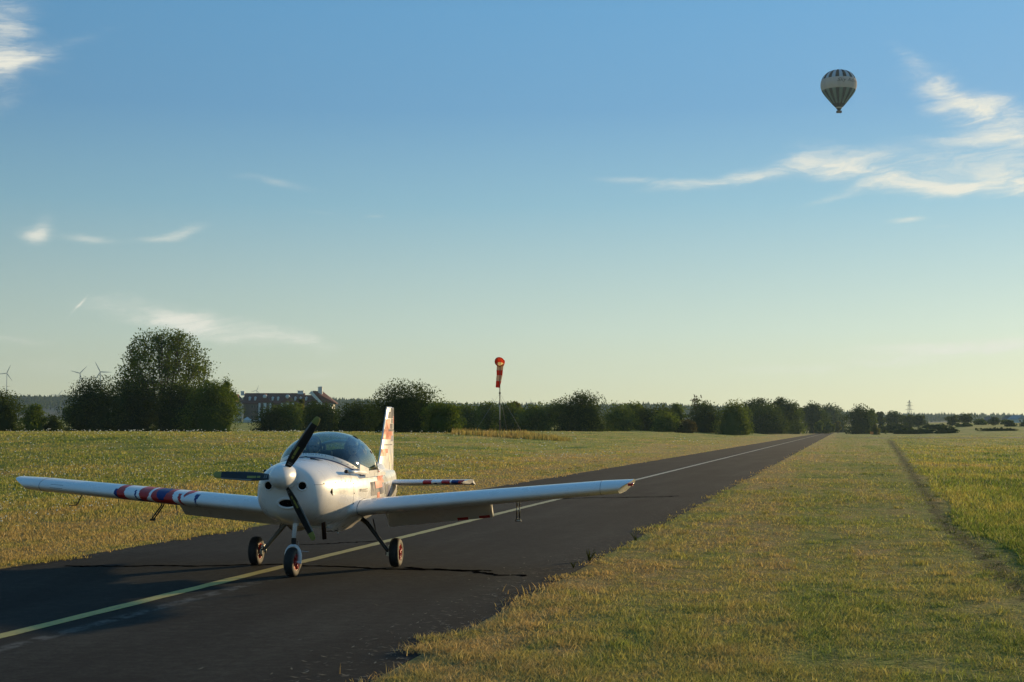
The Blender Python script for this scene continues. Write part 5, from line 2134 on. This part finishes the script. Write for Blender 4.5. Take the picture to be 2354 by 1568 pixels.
pts0 = foil(0, HINGE, .15)
NPf = len(pts0)
for sg in (1, -1):
    if sg < 0:
        ss_ = np.unique(np.concatenate([np.linspace(XR, 1.42, 14), np.arange(1.42, 2.64, .011), np.linspace(2.64, XT - .32, 16)]))
    else:
        ss_ = np.linspace(XR, XT - .32, 40)
    V, F, mi = [], [], []
    pf = foil(0, HINGE, .15, 44)
    NPf = len(pf)
    for s in ss_:
        for (cx_, h_) in pf:
            V.append(wp(s, cx_, h_, sg))
    # tip: the lower skin runs in shorter than the upper, the nose is swept back
    tips = []
    for u in np.linspace(0, 1, 9)[1:]:
        s = XT - .32 + .32 * u
        for (cx_, h_) in pf:
            cc = cx_
            zrel = (h_ + .05) / .14                       # 0 at the underside, 1 on top
            lim = XT - .17 * (1 - np.clip(zrel, 0, 1)) ** 1.3 - .05 * (1 - min(cx_ / .12, 1)) ** 2
            s2 = min(s, lim)
            V.append(wp(s2, cc, h_ * (1 - .10 * u), sg))
    rows_ = len(ss_) + 8
    for i in range(rows_ - 1):
        for k in range(NPf - 1):
            a_ = i * NPf + k
            F.append((a_, a_ + 1, a_ + NPf + 1, a_ + NPf))
            m_ = 0
            if sg < 0 and i < len(ss_) - 1:
                s = (ss_[i] + ss_[i + 1]) / 2
                # arc parameter: from 14 percent chord on top to 9 percent below
                cx_ = (pf[k][0] + pf[k + 1][0]) / 2
                upper = k < (NPf - 1) / 2
                v_ = .50 - (cx_ / .14) ** .5 * .5 if upper else .50 + (cx_ / .09) ** .5 * .5
                if 0 <= v_ <= 1 or (upper and cx_ < .6):
                    m_ = stripe(s, max(v_, 0))
            mi.append(m_)
    for i in range(rows_ - 1):                            # rear spar face
        F.append((i * NPf, (i + 1) * NPf, (i + 1) * NPf + NPf - 1, i * NPf + NPf - 1))
        mi.append(0)
    last = (rows_ - 1) * NPf
    h2 = NPf // 2
    for k in range(h2):                                   # tip cap
        F.append((last + k, last + k + 1, last + NPf - 2 - k, last + NPf - 1 - k) if k + 1 < NPf - 2 - k else (last + k, last + k + 1, last + NPf - 1 - k))
        mi.append(0)
    F.append(tuple(range(NPf)))
    mi.append(0)
    wb_ = MB().add(V, F, mi)
    wo = wb_.build('wing', [P_white, P_red, P_blue], ac)
    smooth_by_angle(wo, 38)

    # control surfaces
    def surface(name, s0, s1, defl, c0, mats, marks=None, drop=0.0):
        pf2 = foil(c0, 1.0, .15, 10)
        n2 = len(pf2)
        V_, F_, m2_ = [], [], []
        sts = np.linspace(s0, s1, 30)
        for s in sts:
            yl, c, zl = wing_at(s)
            piv = wp(s, c0, -.035, sg)
            q = Vector((sg, 0, 0))
            R_ = Matrix.Rotation(-defl * sg, 3, q) if sg > 0 else Matrix.Rotation(defl * -1, 3, Vector((1, 0, 0)))
            for (cx_, h_) in pf2:
                p_ = wp(s, cx_, h_, sg) - piv
                V_.append(piv + R_ @ p_ + Vector((0, .012, -drop)))
        for i in range(len(sts) - 1):
            for k in range(n2):
                k2 = (k + 1) % n2
                F_.append((i * n2 + k, i * n2 + k2, (i + 1) * n2 + k2, (i + 1) * n2 + k))
                mk = 0
                if marks:
                    mk = marks((sts[i] + sts[i + 1]) / 2, pf2[k][0], k)
                m2_.append(mk)
        F_.append(tuple(range(n2)))
        m2_.append(0)
        F_.append(tuple(range((len(sts) - 1) * n2, len(sts) * n2)))
        m2_.append(0)
        o_ = MB().add(V_, F_, m2_).build(name, mats, ac)
        return smooth_by_angle(o_, 38)

    surface('flap', .70, 2.10, rad(36), HINGE, [P_white, P_red],
            (lambda s, cx_, k: 1 if (cx_ > .94 and (1.62 < s < 1.78 or 1.92 < s < 2.04)) else 0) if sg > 0 else None, .015)
    surface('aileron', 2.13, 3.55, rad(2), HINGE + .012, [P_white])
    # root fairing
    fb_ = MB()
    V, F = [], []
    secs_ = 12
    for i in range(secs_ + 1):
        u = i / secs_
        s = .26 + (XR + .012 - .26) * u
        g_ = (1 - u) ** 1.6
        for (cx_, h_) in pf:
            yl, c, zl = wing_at(XR)
            p_ = wp(XR, cx_, h_, 1)
            # swell towards the belly of the fuselage
            zc2, yc2 = .765, 0.0
            low = p_.z < zl - cx_ * .04
            z = p_.z + ((-.20 if h_ < 0 else .12) * g_ * math.sin(min(1, cx_ * 2.4 + .25) * math.pi / 2))
            y = p_.y - .30 * g_ * (1 - min(cx_ * 2, 1))
            V.append((sg * s, y, z))
    for i in range(secs_):
        for k in range(NPf - 1):
            a_ = i * NPf + k
            F.append((a_, a_ + 1, a_ + NPf + 1, a_ + NPf))
        F.append((i * NPf, (i + 1) * NPf, (i + 1) * NPf + NPf - 1, i * NPf + NPf - 1))
    fo_ = MB().add(V, F, 0).build('wing_fairing', P_white, ac)
    smooth_by_angle(fo_, 50)
    jt = MB()
    jt.tube([wp(XR + .006, cx_, h_ * 1.0, sg) + Vector((0, 0, .0015 if h_ > 0 else -.0015)) for (cx_, h_) in pf], .0035, 5, 0, False)
    jt.build('joint_line', P_grey, fo_)

for sg in (1, -1):
    for s_ in (3.60,):
        MB().tube([wp(s_, cx_, h_, sg) + Vector((0, 0, .0008 if h_ > 0 else -.0008)) for (cx_, h_) in pf], .0022, 5, 0, False).build('skin_joint', P_grey, ac)

# wing tip light, pitot, balance arms
tl_ = wp(XT, .0, .03, 1) + Vector((-.03, .05, 0))
b_ = MB().lathe([(.002, -.075), (.012, -.065), (.018, -.04), (.018, 0), (.012, .04)], (tl_.x + .03, tl_.y, tl_.z), 'Y', 14)
lo_ = b_.build('position_light', mat('lens_red', (.6, .02, .02), .1, 0, 1.0), ac)
MB().box((tl_.x + .005, tl_.y + .0, tl_.z - .012), (.06, .08, .03)).build('bracket', P_red, lo_)
# small oblong landing light on the right wing's nose
lb = MB()
for s0, s1 in ((3.28, 3.45),):
    Q = [wp(s_, cx_, h_, -1) + Vector((0, -.003, 0)) for s_ in (s0, s1) for (cx_, h_) in (pf[NPf // 2 - 7], pf[NPf // 2 + 1])]
    lb.add(Q, [(0, 1, 3, 2)], 0, False)
lb.build('landing_light', P_grey, ac)


def arm(s, sg, m_, w_=.035, out=0.0):
    yl, c, zl = wing_at(s)
    p_ = wp(s, .50, -.045, sg)
    b_ = MB()
    for dx in (-w_ / 2, w_ / 2):
        b_.tube([p_ + Vector((dx, 0, .03)), p_ + Vector((dx, -.06, -.05)), p_ + Vector((dx + sg * out, -.07, -.23))], .009, 8)
    b_.tube([p_ + Vector((sg * out - w_ / 2 - .02, -.07, -.235)), p_ + Vector((sg * out + w_ / 2 + .02, -.07, -.235))], .013, 8)
    b_.build('aileron_balance', m_, ac)


arm(2.52, 1, M_metal)
arm(2.16, -1, M_legdark, .03, .13)
pt = wp(3.13, .25, -.05, -1)
b_ = MB()
b_.tube([pt + Vector((0, 0, .03)), pt + Vector((-.04, -.10, -.13))], .007, 8)
b_.tube([pt + Vector((-.04, -.09, -.13)), pt + Vector((-.075, -.24, -.135))], .006, 8)
b_.tube([pt + Vector((-.04, -.10, -.10)), pt + Vector((-.07, -.22, -.10))], .004, 8)
b_.build('pitot_tube', M_legdark, ac)
# flap end plate / hinge bracket hanging from the wing
for (s, sg) in ((2.115, 1), (.74, 1), (2.115, -1), (.74, -1)):
    p_ = wp(s, .70, -.03, sg)
    b_ = MB()
    b_.add([p_ + Vector((0, -.10, .0)), p_ + Vector((0, .0, .0)), p_ + Vector((0, .12, -.20)), p_ + Vector((0, .06, -.03)),
            p_ + Vector((sg * .008, -.10, 0)), p_ + Vector((sg * .008, 0, 0)), p_ + Vector((sg * .008, .12, -.20)), p_ + Vector((sg * .008, .06, -.03))],
           [(0, 1, 3), (1, 2, 3), (4, 7, 5), (5, 7, 6), (0, 4, 5, 1), (1, 5, 6, 2), (2, 6, 7, 3), (3, 7, 4, 0)], 0, False)
    b_.build('flap_bracket', P_white, ac)

# tail --------------------------------------------------------------------
def fin_pt(t_, z, side, thick=.050):
    u = (z - 1.15) / .95
    yle = 2.80 + .60 * u if z > 1.15 else 2.80
    yte = 3.84 + .02 * u
    y = yle + (yte - yle) * t_
    prof = (max(t_, 0) ** .5) * (1 - t_) * 2.1 + .12 * t_
    return (side * thick * (1 - .45 * u) * prof, y, z)


fb_ = MB()
NTc, NZ = 22, 24
tvals = [(1 - math.cos(math.pi / 2 * i / NTc)) for i in range(NTc + 1)]
zvals = list(np.linspace(1.08, 2.07, NZ)) + [2.085, 2.095]
V, F = [], []
loop = [(t_, 1) for t_ in tvals[::-1]] + [(t_, -1) for t_ in tvals[1:]]
TF = .62                                     # fin in front, rudder behind
for z in zvals:
    sh = 1.0 if z <= 2.07 else (.8 if z < 2.09 else .4)
    for (t_, sd) in loop:
        p_ = fin_pt(t_ * TF, z, sd)
        V.append((p_[0] * sh, p_[1], p_[2]))
n_ = len(loop)
for i in range(len(zvals) - 1):
    for k in range(n_):
        k2 = (k + 1) % n_
        F.append((i * n_ + k, i * n_ + k2, (i + 1) * n_ + k2, (i + 1) * n_ + k))
F.append(tuple(range((len(zvals) - 1) * n_, len(zvals) * n_)))
fb_.add(V, F, 0)


def fin_mark(b_, c0, c1, t0, t1, slot, tlim=(0.02, TF)):
    z1, z0 = 2.186 - .001768 * c0, 2.186 - .001768 * c1
    t0_, t1_ = max(t0, tlim[0]), min(t1, tlim[1])
    if t1_ <= t0_:
        return
    for sd in (1, -1):
        Q = []
        nn = 8
        for i in range(nn + 1):
            for z in (z0, z1):
                p_ = fin_pt(t0_ + (t1_ - t0_) * i / nn, z, sd)
                Q.append((p_[0] + sd * .0022, p_[1], p_[2]))
        fs = [(2 * i, 2 * i + 2, 2 * i + 3, 2 * i + 1) for i in range(nn)]
        b_.add(Q, fs if sd > 0 else [f[::-1] for f in fs], slot)


marks = [(60, 95, .40, .95, 3), (95, 150, .18, .95, 3), (155, 190, .55, .85, 3), (130, 195, .87, 1, 1), (158, 242, .04, .42, 4), (196, 240, .42, .86, 3),
         (242, 262, .3, 1.0, 3), (243, 330, .02, .62, 4), (262, 300, .62, .80, 4), (298, 348, .66, .92, 2), (372, 380, .10, .80, 3), (410, 446, .02, .40, 4), (446, 470, .02, .28, 4),
         (455, 520, .52, .60, 5), (470, 560, .60, .68, 5), (450, 540, .78, .86, 5), (540, 600, .66, .76, 5)]
for mk in marks:
    fin_mark(fb_, *mk)
fin = fb_.build('tail_fin', [P_white, P_red, P_blue, P_grey, P_salmon, P_cream], ac)
rb_ = MB()
V, F = [], []
zr = list(np.linspace(.70, 2.07, 28)) + [2.085]
tv = np.linspace(0, 1, 10)
loop = [(t_, 1) for t_ in tv[::-1]] + [(t_, -1) for t_ in tv]
for z in zr:
    zz = max(z, 1.10)
    for (t_, sd) in loop:
        p_ = fin_pt(TF + .012 + (1 - TF - .012) * t_, zz, sd)
        y = p_[1]
        if z < 1.10:
            y = 3.86 + (p_[1] - 3.86) * (.30 + .70 * (z - .70) / .40) if True else y
            y = max(y, 3.60)
        V.append((p_[0] * (1 if z < 2.08 else .6), y, z))
n_ = len(loop)
for i in range(len(zr) - 1):
    for k in range(n_):
        k2 = (k + 1) % n_
        F.append((i * n_ + k, i * n_ + k2, (i + 1) * n_ + k2, (i + 1) * n_ + k))
F.append(tuple(range((len(zr) - 1) * n_, len(zr) * n_)))
F.append(tuple(range(n_))[::-1])
rb_.add(V, F, 0)
for mk in marks:
    fin_mark(rb_, *mk, tlim=(TF + .015, .985))
rb_.build('rudder', [P_white, P_red, P_blue, P_grey, P_salmon, P_cream], ac)
# dorsal fairing ahead of the fin
db = MB()
V = []
yy = np.linspace(1.75, 3.05, 14)
for y in yy:
    u = (y - 1.75) / 1.30
    ztop = float(ft(y)) + .10 * u ** 1.6
    for k, q in enumerate((-1, -.5, 0, .5, 1)):
        V.append((q * (.055 + .02 * u), y, float(ft(y)) - .02 + (ztop - float(ft(y)) + .02) * (1 - abs(q) ** 1.5)))
F = [(i * 5 + k, i * 5 + k + 1, (i + 1) * 5 + k + 1, (i + 1) * 5 + k) for i in range(13) for k in range(4)]
F.append((65, 66, 67, 68, 69))
db.add(V, F, 0)
db.build('dorsal_fairing', P_white, ac)


def tailfoil(c0, c1, n=14):
    return foil(c0, c1, .10, n, 0.0)


for sg in (1, -1):
    def tp_(s, cx_, h_, dx=0.0):
        u = (s - .08) / 1.25
        c = .80 - .14 * u
        return Vector((sg * (s - dx), 3.02 + .06 * u + cx_ * c, .962 + .015 * u + h_ * c))
    pf3 = tailfoil(0, .60)
    V, F, mi = [], [], []
    ss3 = np.linspace(.08, 1.33, 60)
    for i, s in enumerate(ss3):
        for (cx_, h_) in pf3:
            lim = 1.33 - .10 * (1 - min(cx_ / .3, 1)) ** 2 - .035 * (h_ < 0)
            V.append(tp_(min(s, lim), cx_, h_))
    n3 = len(pf3)
    for i in range(len(ss3) - 1):
        for k in range(n3 - 1):
            a_ = i * n3 + k
            F.append((a_, a_ + 1, a_ + n3 + 1, a_ + n3))
            s = ss3[i]
            cx_ = pf3[k][0]
            m_ = 0
            if cx_ < .22:
                if .62 < s < .74:
                    m_ = 1
                elif .78 < s < .84 and k > n3 / 2:
                    m_ = 2
                elif .90 < s < 1.02:
                    m_ = 1
                elif 1.05 < s < 1.16:
                    m_ = 2
                elif 1.16 < s < 1.24:
                    m_ = 1
            mi.append(m_)
        F.append((i * n3, (i + 1) * n3, (i + 1) * n3 + n3 - 1, i * n3 + n3 - 1))
        mi.append(0)
    last = (len(ss3) - 1) * n3
    F.append(tuple(range(last, last + n3)))
    mi.append(0)
    smooth_by_angle(MB().add(V, F, mi).build('stabiliser', [P_white, P_red, P_blue], ac), 38)
    pf4 = tailfoil(.615, 1.0, 8)
    n4 = len(pf4)
    V, F = [], []
    ss4 = np.linspace(.12, 1.31, 16)
    R_ = Matrix.Rotation(rad(-14), 3, 'X')
    for s in ss4:
        piv = tp_(s, .615, 0)
        for (cx_, h_) in pf4:
            V.append(piv + R_ @ (tp_(s, cx_, h_) - piv))
    for i in range(len(ss4) - 1):
        for k in range(n4):
            k2 = (k + 1) % n4
            F.append((i * n4 + k, i * n4 + k2, (i + 1) * n4 + k2, (i + 1) * n4 + k))
    F.append(tuple(range(n4)))
    F.append(tuple(range(last * 0 + (len(ss4) - 1) * n4, len(ss4) * n4)))
    smooth_by_angle(MB().add(V, F, 0).build('elevator', P_white, ac), 38)
# tail hardware: linkage below the rudder
b_ = MB()
b_.tube([(.03, 3.80, .96), (.05, 3.86, .90), (.03, 3.87, .78), (.05, 3.86, .70)], .012, 8)
b_.box((.045, 3.86, .92), (.03, .05, .05))
b_.box((.045, 3.87, .80), (.025, .04, .04))
b_.build('rudder_linkage', M_legdark, ac)

# undercarriage ---------------------------------------------------------------
def wheel(x, y, R_, wd, sg, front=False, steer=0.0):
    """sg: side on which the red rim faces outward"""
    prof_t = [(R_ * .52, -wd * .42), (R_ * .66, -wd * .50), (R_ * .84, -wd * .49), (R_ * .95, -wd * .38), (R_ * .995, -wd * .18), (R_, 0),
              (R_ * .995, wd * .18), (R_ * .95, wd * .38), (R_ * .84, wd * .49), (R_ * .66, wd * .50), (R_ * .52, wd * .42), (R_ * .50, 0)]
    V_, F_, m_ = [], [], []
    n_ = 48
    for (r_, h_) in prof_t:
        for k in range(n_):
            a_ = 2 * math.pi * k / n_
            V_.append((h_, r_ * math.cos(a_), r_ * math.sin(a_)))
    for i in range(len(prof_t)):
        j = (i + 1) % len(prof_t)
        for k in range(n_):
            k2 = (k + 1) % n_
            F_.append((i * n_ + k, j * n_ + k, j * n_ + k2, i * n_ + k2))
            m_.append(1 if i in (0, 1, 8, 9) else 0)
    hub = bpy.data.objects.new('wheel', None)
    C.objects.link(hub)
    hub.parent = ac
    hub.location = (x, y, R_ - .002)
    hub.rotation_euler = (0, 0, steer)
    ty = MB().add(V_, F_, m_).build('tyre', [M_black, M_tyreside], hub)
    r_ = MB()
    r_.lathe([(R_ * .20, -wd * .30), (R_ * .50, -wd * .36), (R_ * .53, -wd * .44), (R_ * .56, -wd * .44), (R_ * .56, wd * .44), (R_ * .53, wd * .44), (R_ * .50, wd * .36), (R_ * .20, wd * .30)], (0, 0, 0), 'X', 32)
    for k in range(3 if not front else 4):
        a_ = 2 * math.pi * k / (3 if not front else 4) + .4
        for s2 in (-1, 1):
            r_.tube([(s2 * wd * .42, math.cos(a_) * R_ * .12, math.sin(a_) * R_ * .12), (s2 * wd * .40, math.cos(a_) * R_ * .52, math.sin(a_) * R_ * .52)], R_ * .07, 6)
    r_.lathe([(R_ * .14, -wd * .50), (R_ * .16, -wd * .3), (R_ * .16, wd * .3), (R_ * .14, wd * .50)], (0, 0, 0), 'X', 16)
    r_.build('rim', M_rimred, hub)
    d_ = MB()
    if not front:
        d_.lathe([(R_ * .40, -sg * wd * .56), (R_ * .40, -sg * wd * .60)], (0, 0, 0), 'X', 24)
        d_.box((-sg * wd * .62, .03, R_ * .34), (.05, .06, .045))
        d_.box((-sg * wd * .66, -.05, -R_ * .08), (.05, .05, .05))
        for k in range(5):
            a_ = 2 * math.pi * k / 5
            d_.tube([(-sg * wd * .55, math.cos(a_) * .045, math.sin(a_) * .045), (-sg * wd * .72, math.cos(a_) * .045, math.sin(a_) * .045)], .008, 6)
        d_.tube([(-sg * wd * .5, 0, 0), (-sg * wd * .95, 0, 0)], .016, 8)
        d_.build('brake', M_metal, hub)
    return hub


wheel(.925, 0, .185, .125, 1)
wheel(-.925, 0, .185, .125, -1)
wheel(0.0, -1.47, .175, .115, 1, True, rad(-6))
M_leggrey = varied('leg_grey', (.16, .15, .13), (.10, .10, .09), 10, .35)
for sg in (1, -1):
    b_ = MB()
    b_.tube([(sg * .46, .06, .60), (sg * .54, .05, .545), (sg * .80, .0, .225), (sg * .845, .0, .185)], [.034, .030, .024, .022], 12)
    b_.tube([(sg * .80, .0, .225), (sg * .80, .0, .15)], .012, 8)
    b_.tube([(sg * .60, .10, .60), (sg * .64, .06, .46), (sg * .60, .03, .47)], .009, 6)
    b_.build('landing_gear_leg', M_legdark if sg > 0 else M_leggrey, ac)
ng = MB()
ng.tube([(.01, -1.36, .80), (.004, -1.395, .60), (0, -1.425, .455)], [.030, .027, .026], 14)
for dx in (-.075, .075):
    ng.tube([(dx, -1.32, .76), (.01 + dx * .25, -1.39, .60)], .014, 8)
nleg = ng.build('nose_leg', M_strut, ac)
bt = MB()
prof_ = []
for i in range(15):
    prof_.append((.026 + (.008 if i % 2 else 0), -.0075 * i))
bt.lathe(prof_, (0, -1.428, .452), 'Z', 18)
bt.build('boot', M_black, nleg)
fk = MB()
pts = []
for a_ in np.linspace(-.15, math.pi + .15, 15):
    pts.append((math.cos(a_) * .082, -1.45, .235 + math.sin(a_) * .125))
pts = [(.083, -1.47, .15)] + pts + [(-.083, -1.47, .15)]
for p0, p1 in zip(pts[:-1], pts[1:]):
    pass
fk.tube(pts, .017, 8, 0, True, 1.6, (0, 1, 0.01))
fk.lathe([(.030, 0), (.045, -.02)], (0, -1.44, .375), 'Z', 14)
fk.tube([(-.10, -1.47, .173), (.10, -1.47, .173)], .012, 8)
fk.build('nose_fork', M_strut, nleg)
tb = MB()
tb.tube([(.045, -1.41, .42), (.055, -1.40, .30), (.17, -1.36, .285)], .0055, 6)
tb.tube([(.03, -1.42, .37), (.06, -1.42, .30)], .006, 6)
tb.build('tow_pin', M_metal, nleg)
# exhaust and step, drain mast
ex = MB()
ex.tube([(.26, -1.14, .78), (.27, -1.12, .72), (.282, -1.08, .42)], .028, 16)
ex.build('exhaust_pipe', varied('burnt_steel', (.16, .12, .10), (.10, .07, .06), 9, .35, .9), ac)
st = MB()
st.tube([(.30, -.55, .56), (.31, -.55, .49), (.17, -.56, .48)], .008, 8)
st.tube([(.31, -.55, .49), (.32, -.60, .455)], .010, 8)
st.build('belly_fitting', M_metal, ac)
# cowl lower chin: cooling outlet with louvres
cb_ = MB()
for k in range(5):
    cb_.box((.20, -1.02 + .05 * k, float(fb(-1.0 + .05 * k)) - .004), (.22, .006, .02), Matrix.Rotation(rad(30), 3, 'X'))
cb_.build('louvre', P_white, ac)

# ------------------------------------------------------------------ balloon
BD = 860.0
kb = BD / FD
bc = at(1928, 230, BD)
cz0 = 1282

def bzz(cy):
    """height in metres above the basket's floor for crop row cy"""
    return (cz0 - cy) * .1117 * kb * 1.02


bp = at(1928, 116.7 + cz0 * .1117, BD)
bo_ = thing('hot_air_balloon', 'dark green and white striped hot air balloon with a cream banner, floating high', 'balloon', tuple(bp))
R1 = 370 * .1117 * kb
prof_b = [(400, 0.0), (402, .18), (408, .30), (422, .44), (450, .61), (490, .755), (540, .865), (600, .945), (650, .985), (690, 1.0), (740, .993), (790, .962), (840, .905),
          (890, .825), (940, .725), (990, .615), (1040, .505), (1090, .395), (1135, .285), (1172, .185), (1190, .150), (1226, .085)]
pz = pchip([p_[0] for p_ in prof_b], [p_[1] for p_ in prof_b])
P_bd = foliage('balloon_dark', (.006, .014, .026), (.008, .018, .032), .02)
P_bl = foliage('balloon_light', (.36, .46, .56), (.38, .48, .58), .05)
P_bb = foliage('balloon_banner', (.52, .46, .44), (.54, .48, .46), .05)
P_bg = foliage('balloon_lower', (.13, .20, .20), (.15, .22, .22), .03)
NG = 28
sub = 6
rowsb = np.concatenate([np.linspace(400, 424, 9), np.linspace(430, 1226, 70)])
V, F, mi = [], [], []
for cy in rowsb:
    f_ = float(pz(cy))
    for k in range(NG * sub):
        a_ = 2 * math.pi * k / (NG * sub) + .05
        u = (k % sub) / sub
        r_ = R1 * f_ * (1 + .018 * math.sin(math.pi * u) * min(1, f_ * 2) - .008)
        V.append((math.sin(a_) * r_, -math.cos(a_) * r_, bzz(cy)))
n_ = NG * sub
for i in range(len(rowsb) - 1):
    cy = (rowsb[i] + rowsb[i + 1]) / 2
    for k in range(n_):
        k2 = (k + 1) % n_
        F.append((i * n_ + k, (i + 1) * n_ + k, (i + 1) * n_ + k2, i * n_ + k2))
        g_ = k // sub
        if 603 < cy < 822:
            mi.append(2)
        elif cy > 1100:
            mi.append(0 if not 1172 < cy < 1186 else 2)
        else:
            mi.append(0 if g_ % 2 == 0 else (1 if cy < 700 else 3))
env = MB().add(V, F, mi).build('envelope', [P_bd, P_bl, P_bb, P_bg], bo_)
# lettering laid on the banner
cu = bpy.data.curves.new('lettering', 'FONT')
cu.body = 'Sky Adven'
cu.size = 1.0
cu.shear = .35
cu.extrude = 0
to = bpy.data.objects.new('lettering', cu)
C.objects.link(to)
dg = bpy.context.evaluated_depsgraph_get()
tm = bpy.data.meshes.new_from_object(to.evaluated_get(dg))
bpy.data.objects.remove(to)
co = np.empty(len(tm.vertices) * 3, np.float32)
tm.vertices.foreach_get('co', co)
co = co.reshape(-1, 3)
x0_, x1_ = co[:, 0].min(), co[:, 0].max()
ph = rad(-16) + (co[:, 0] - x0_) / (x1_ - x0_) * rad(84)
hcap = co[:, 1].max()
cyy = 705 - (co[:, 1] / hcap) * 72
rr_ = np.array([R1 * float(pz(c)) * 1.022 for c in cyy])
new = np.stack([np.sin(ph) * rr_, -np.cos(ph) * rr_, np.array([bzz(c) for c in cyy])], -1).astype(np.float32)
tm.vertices.foreach_set('co', new.ravel())
tm.materials.append(varied('lettering_paint', (.05, .045, .045), (.07, .06, .06), 1, .8))
tm.update()
link('lettering', tm, env)
M_wick = varied('wicker', (.10, .06, .045), (.16, .10, .07), 4, .9, bump=.5)
bk = MB()
wx, wy, wz_ = 53 * .1117 * kb, 30 * .1117 * kb, bzz(1243)
bk.box((0, 0, wz_ / 2), (wx * 2, wy * 2, wz_))
bko = bk.build('basket', M_wick, bo_)
bv = bko.modifiers.new('bevel', 'BEVEL')
bv.width = .18
bv.segments = 3
rm_ = MB()
for (x0, y0, x1, y1) in ((-wx, -wy, wx, -wy), (wx, -wy, wx, wy), (wx, wy, -wx, wy), (-wx, wy, -wx, -wy)):
    rm_.tube([(x0, y0, wz_), (x1, y1, wz_)], .09, 8)
rm_.build('rim', P_dark, bko)
bf = MB()
for sx_ in (-1, 1):
    for sy_ in (-1, 1):
        bf.tube([(sx_ * wx * .8, sy_ * wy * .9, wz_), (sx_ * .5, sy_ * .5, bzz(1232)), (sx_ * R1 * .085, sy_ * R1 * .03, bzz(1226))], .035, 5)
bf.box((0, 0, bzz(1233)), (1.2, .9, .12))
bf.lathe([(.22, 0), (.28, .25), (.2, .4)], (-.3, 0, bzz(1233)), 'Z', 12)
bf.lathe([(.22, 0), (.28, .25), (.2, .4)], (.3, 0, bzz(1233)), 'Z', 12)
bf.build('burner', M_steel, bo_)

# ------------------------------------------------------------------ air
hz_ = MB().box((0, 3150, 128), (15000, 7700, 260))
ho_ = hz_.build('haze', bpy.data.materials.new('haze_air'))
tag(ho_, 'thin evening haze over the airfield', 'haze', kind='stuff')
mh = ho_.data.materials[0]
mh.use_nodes = True
t = NT(mh.node_tree)
t.n.clear()
pv = t.new('ShaderNodeVolumePrincipled')
pv.inputs['Color'].default_value = (.55, .80, 1.0, 1)
pv.inputs['Density'].default_value = .000065
pv.inputs['Anisotropy'].default_value = .3
ou = t.new('ShaderNodeOutputMaterial')
t.l.new(pv.outputs[0], ou.inputs['Volume'])
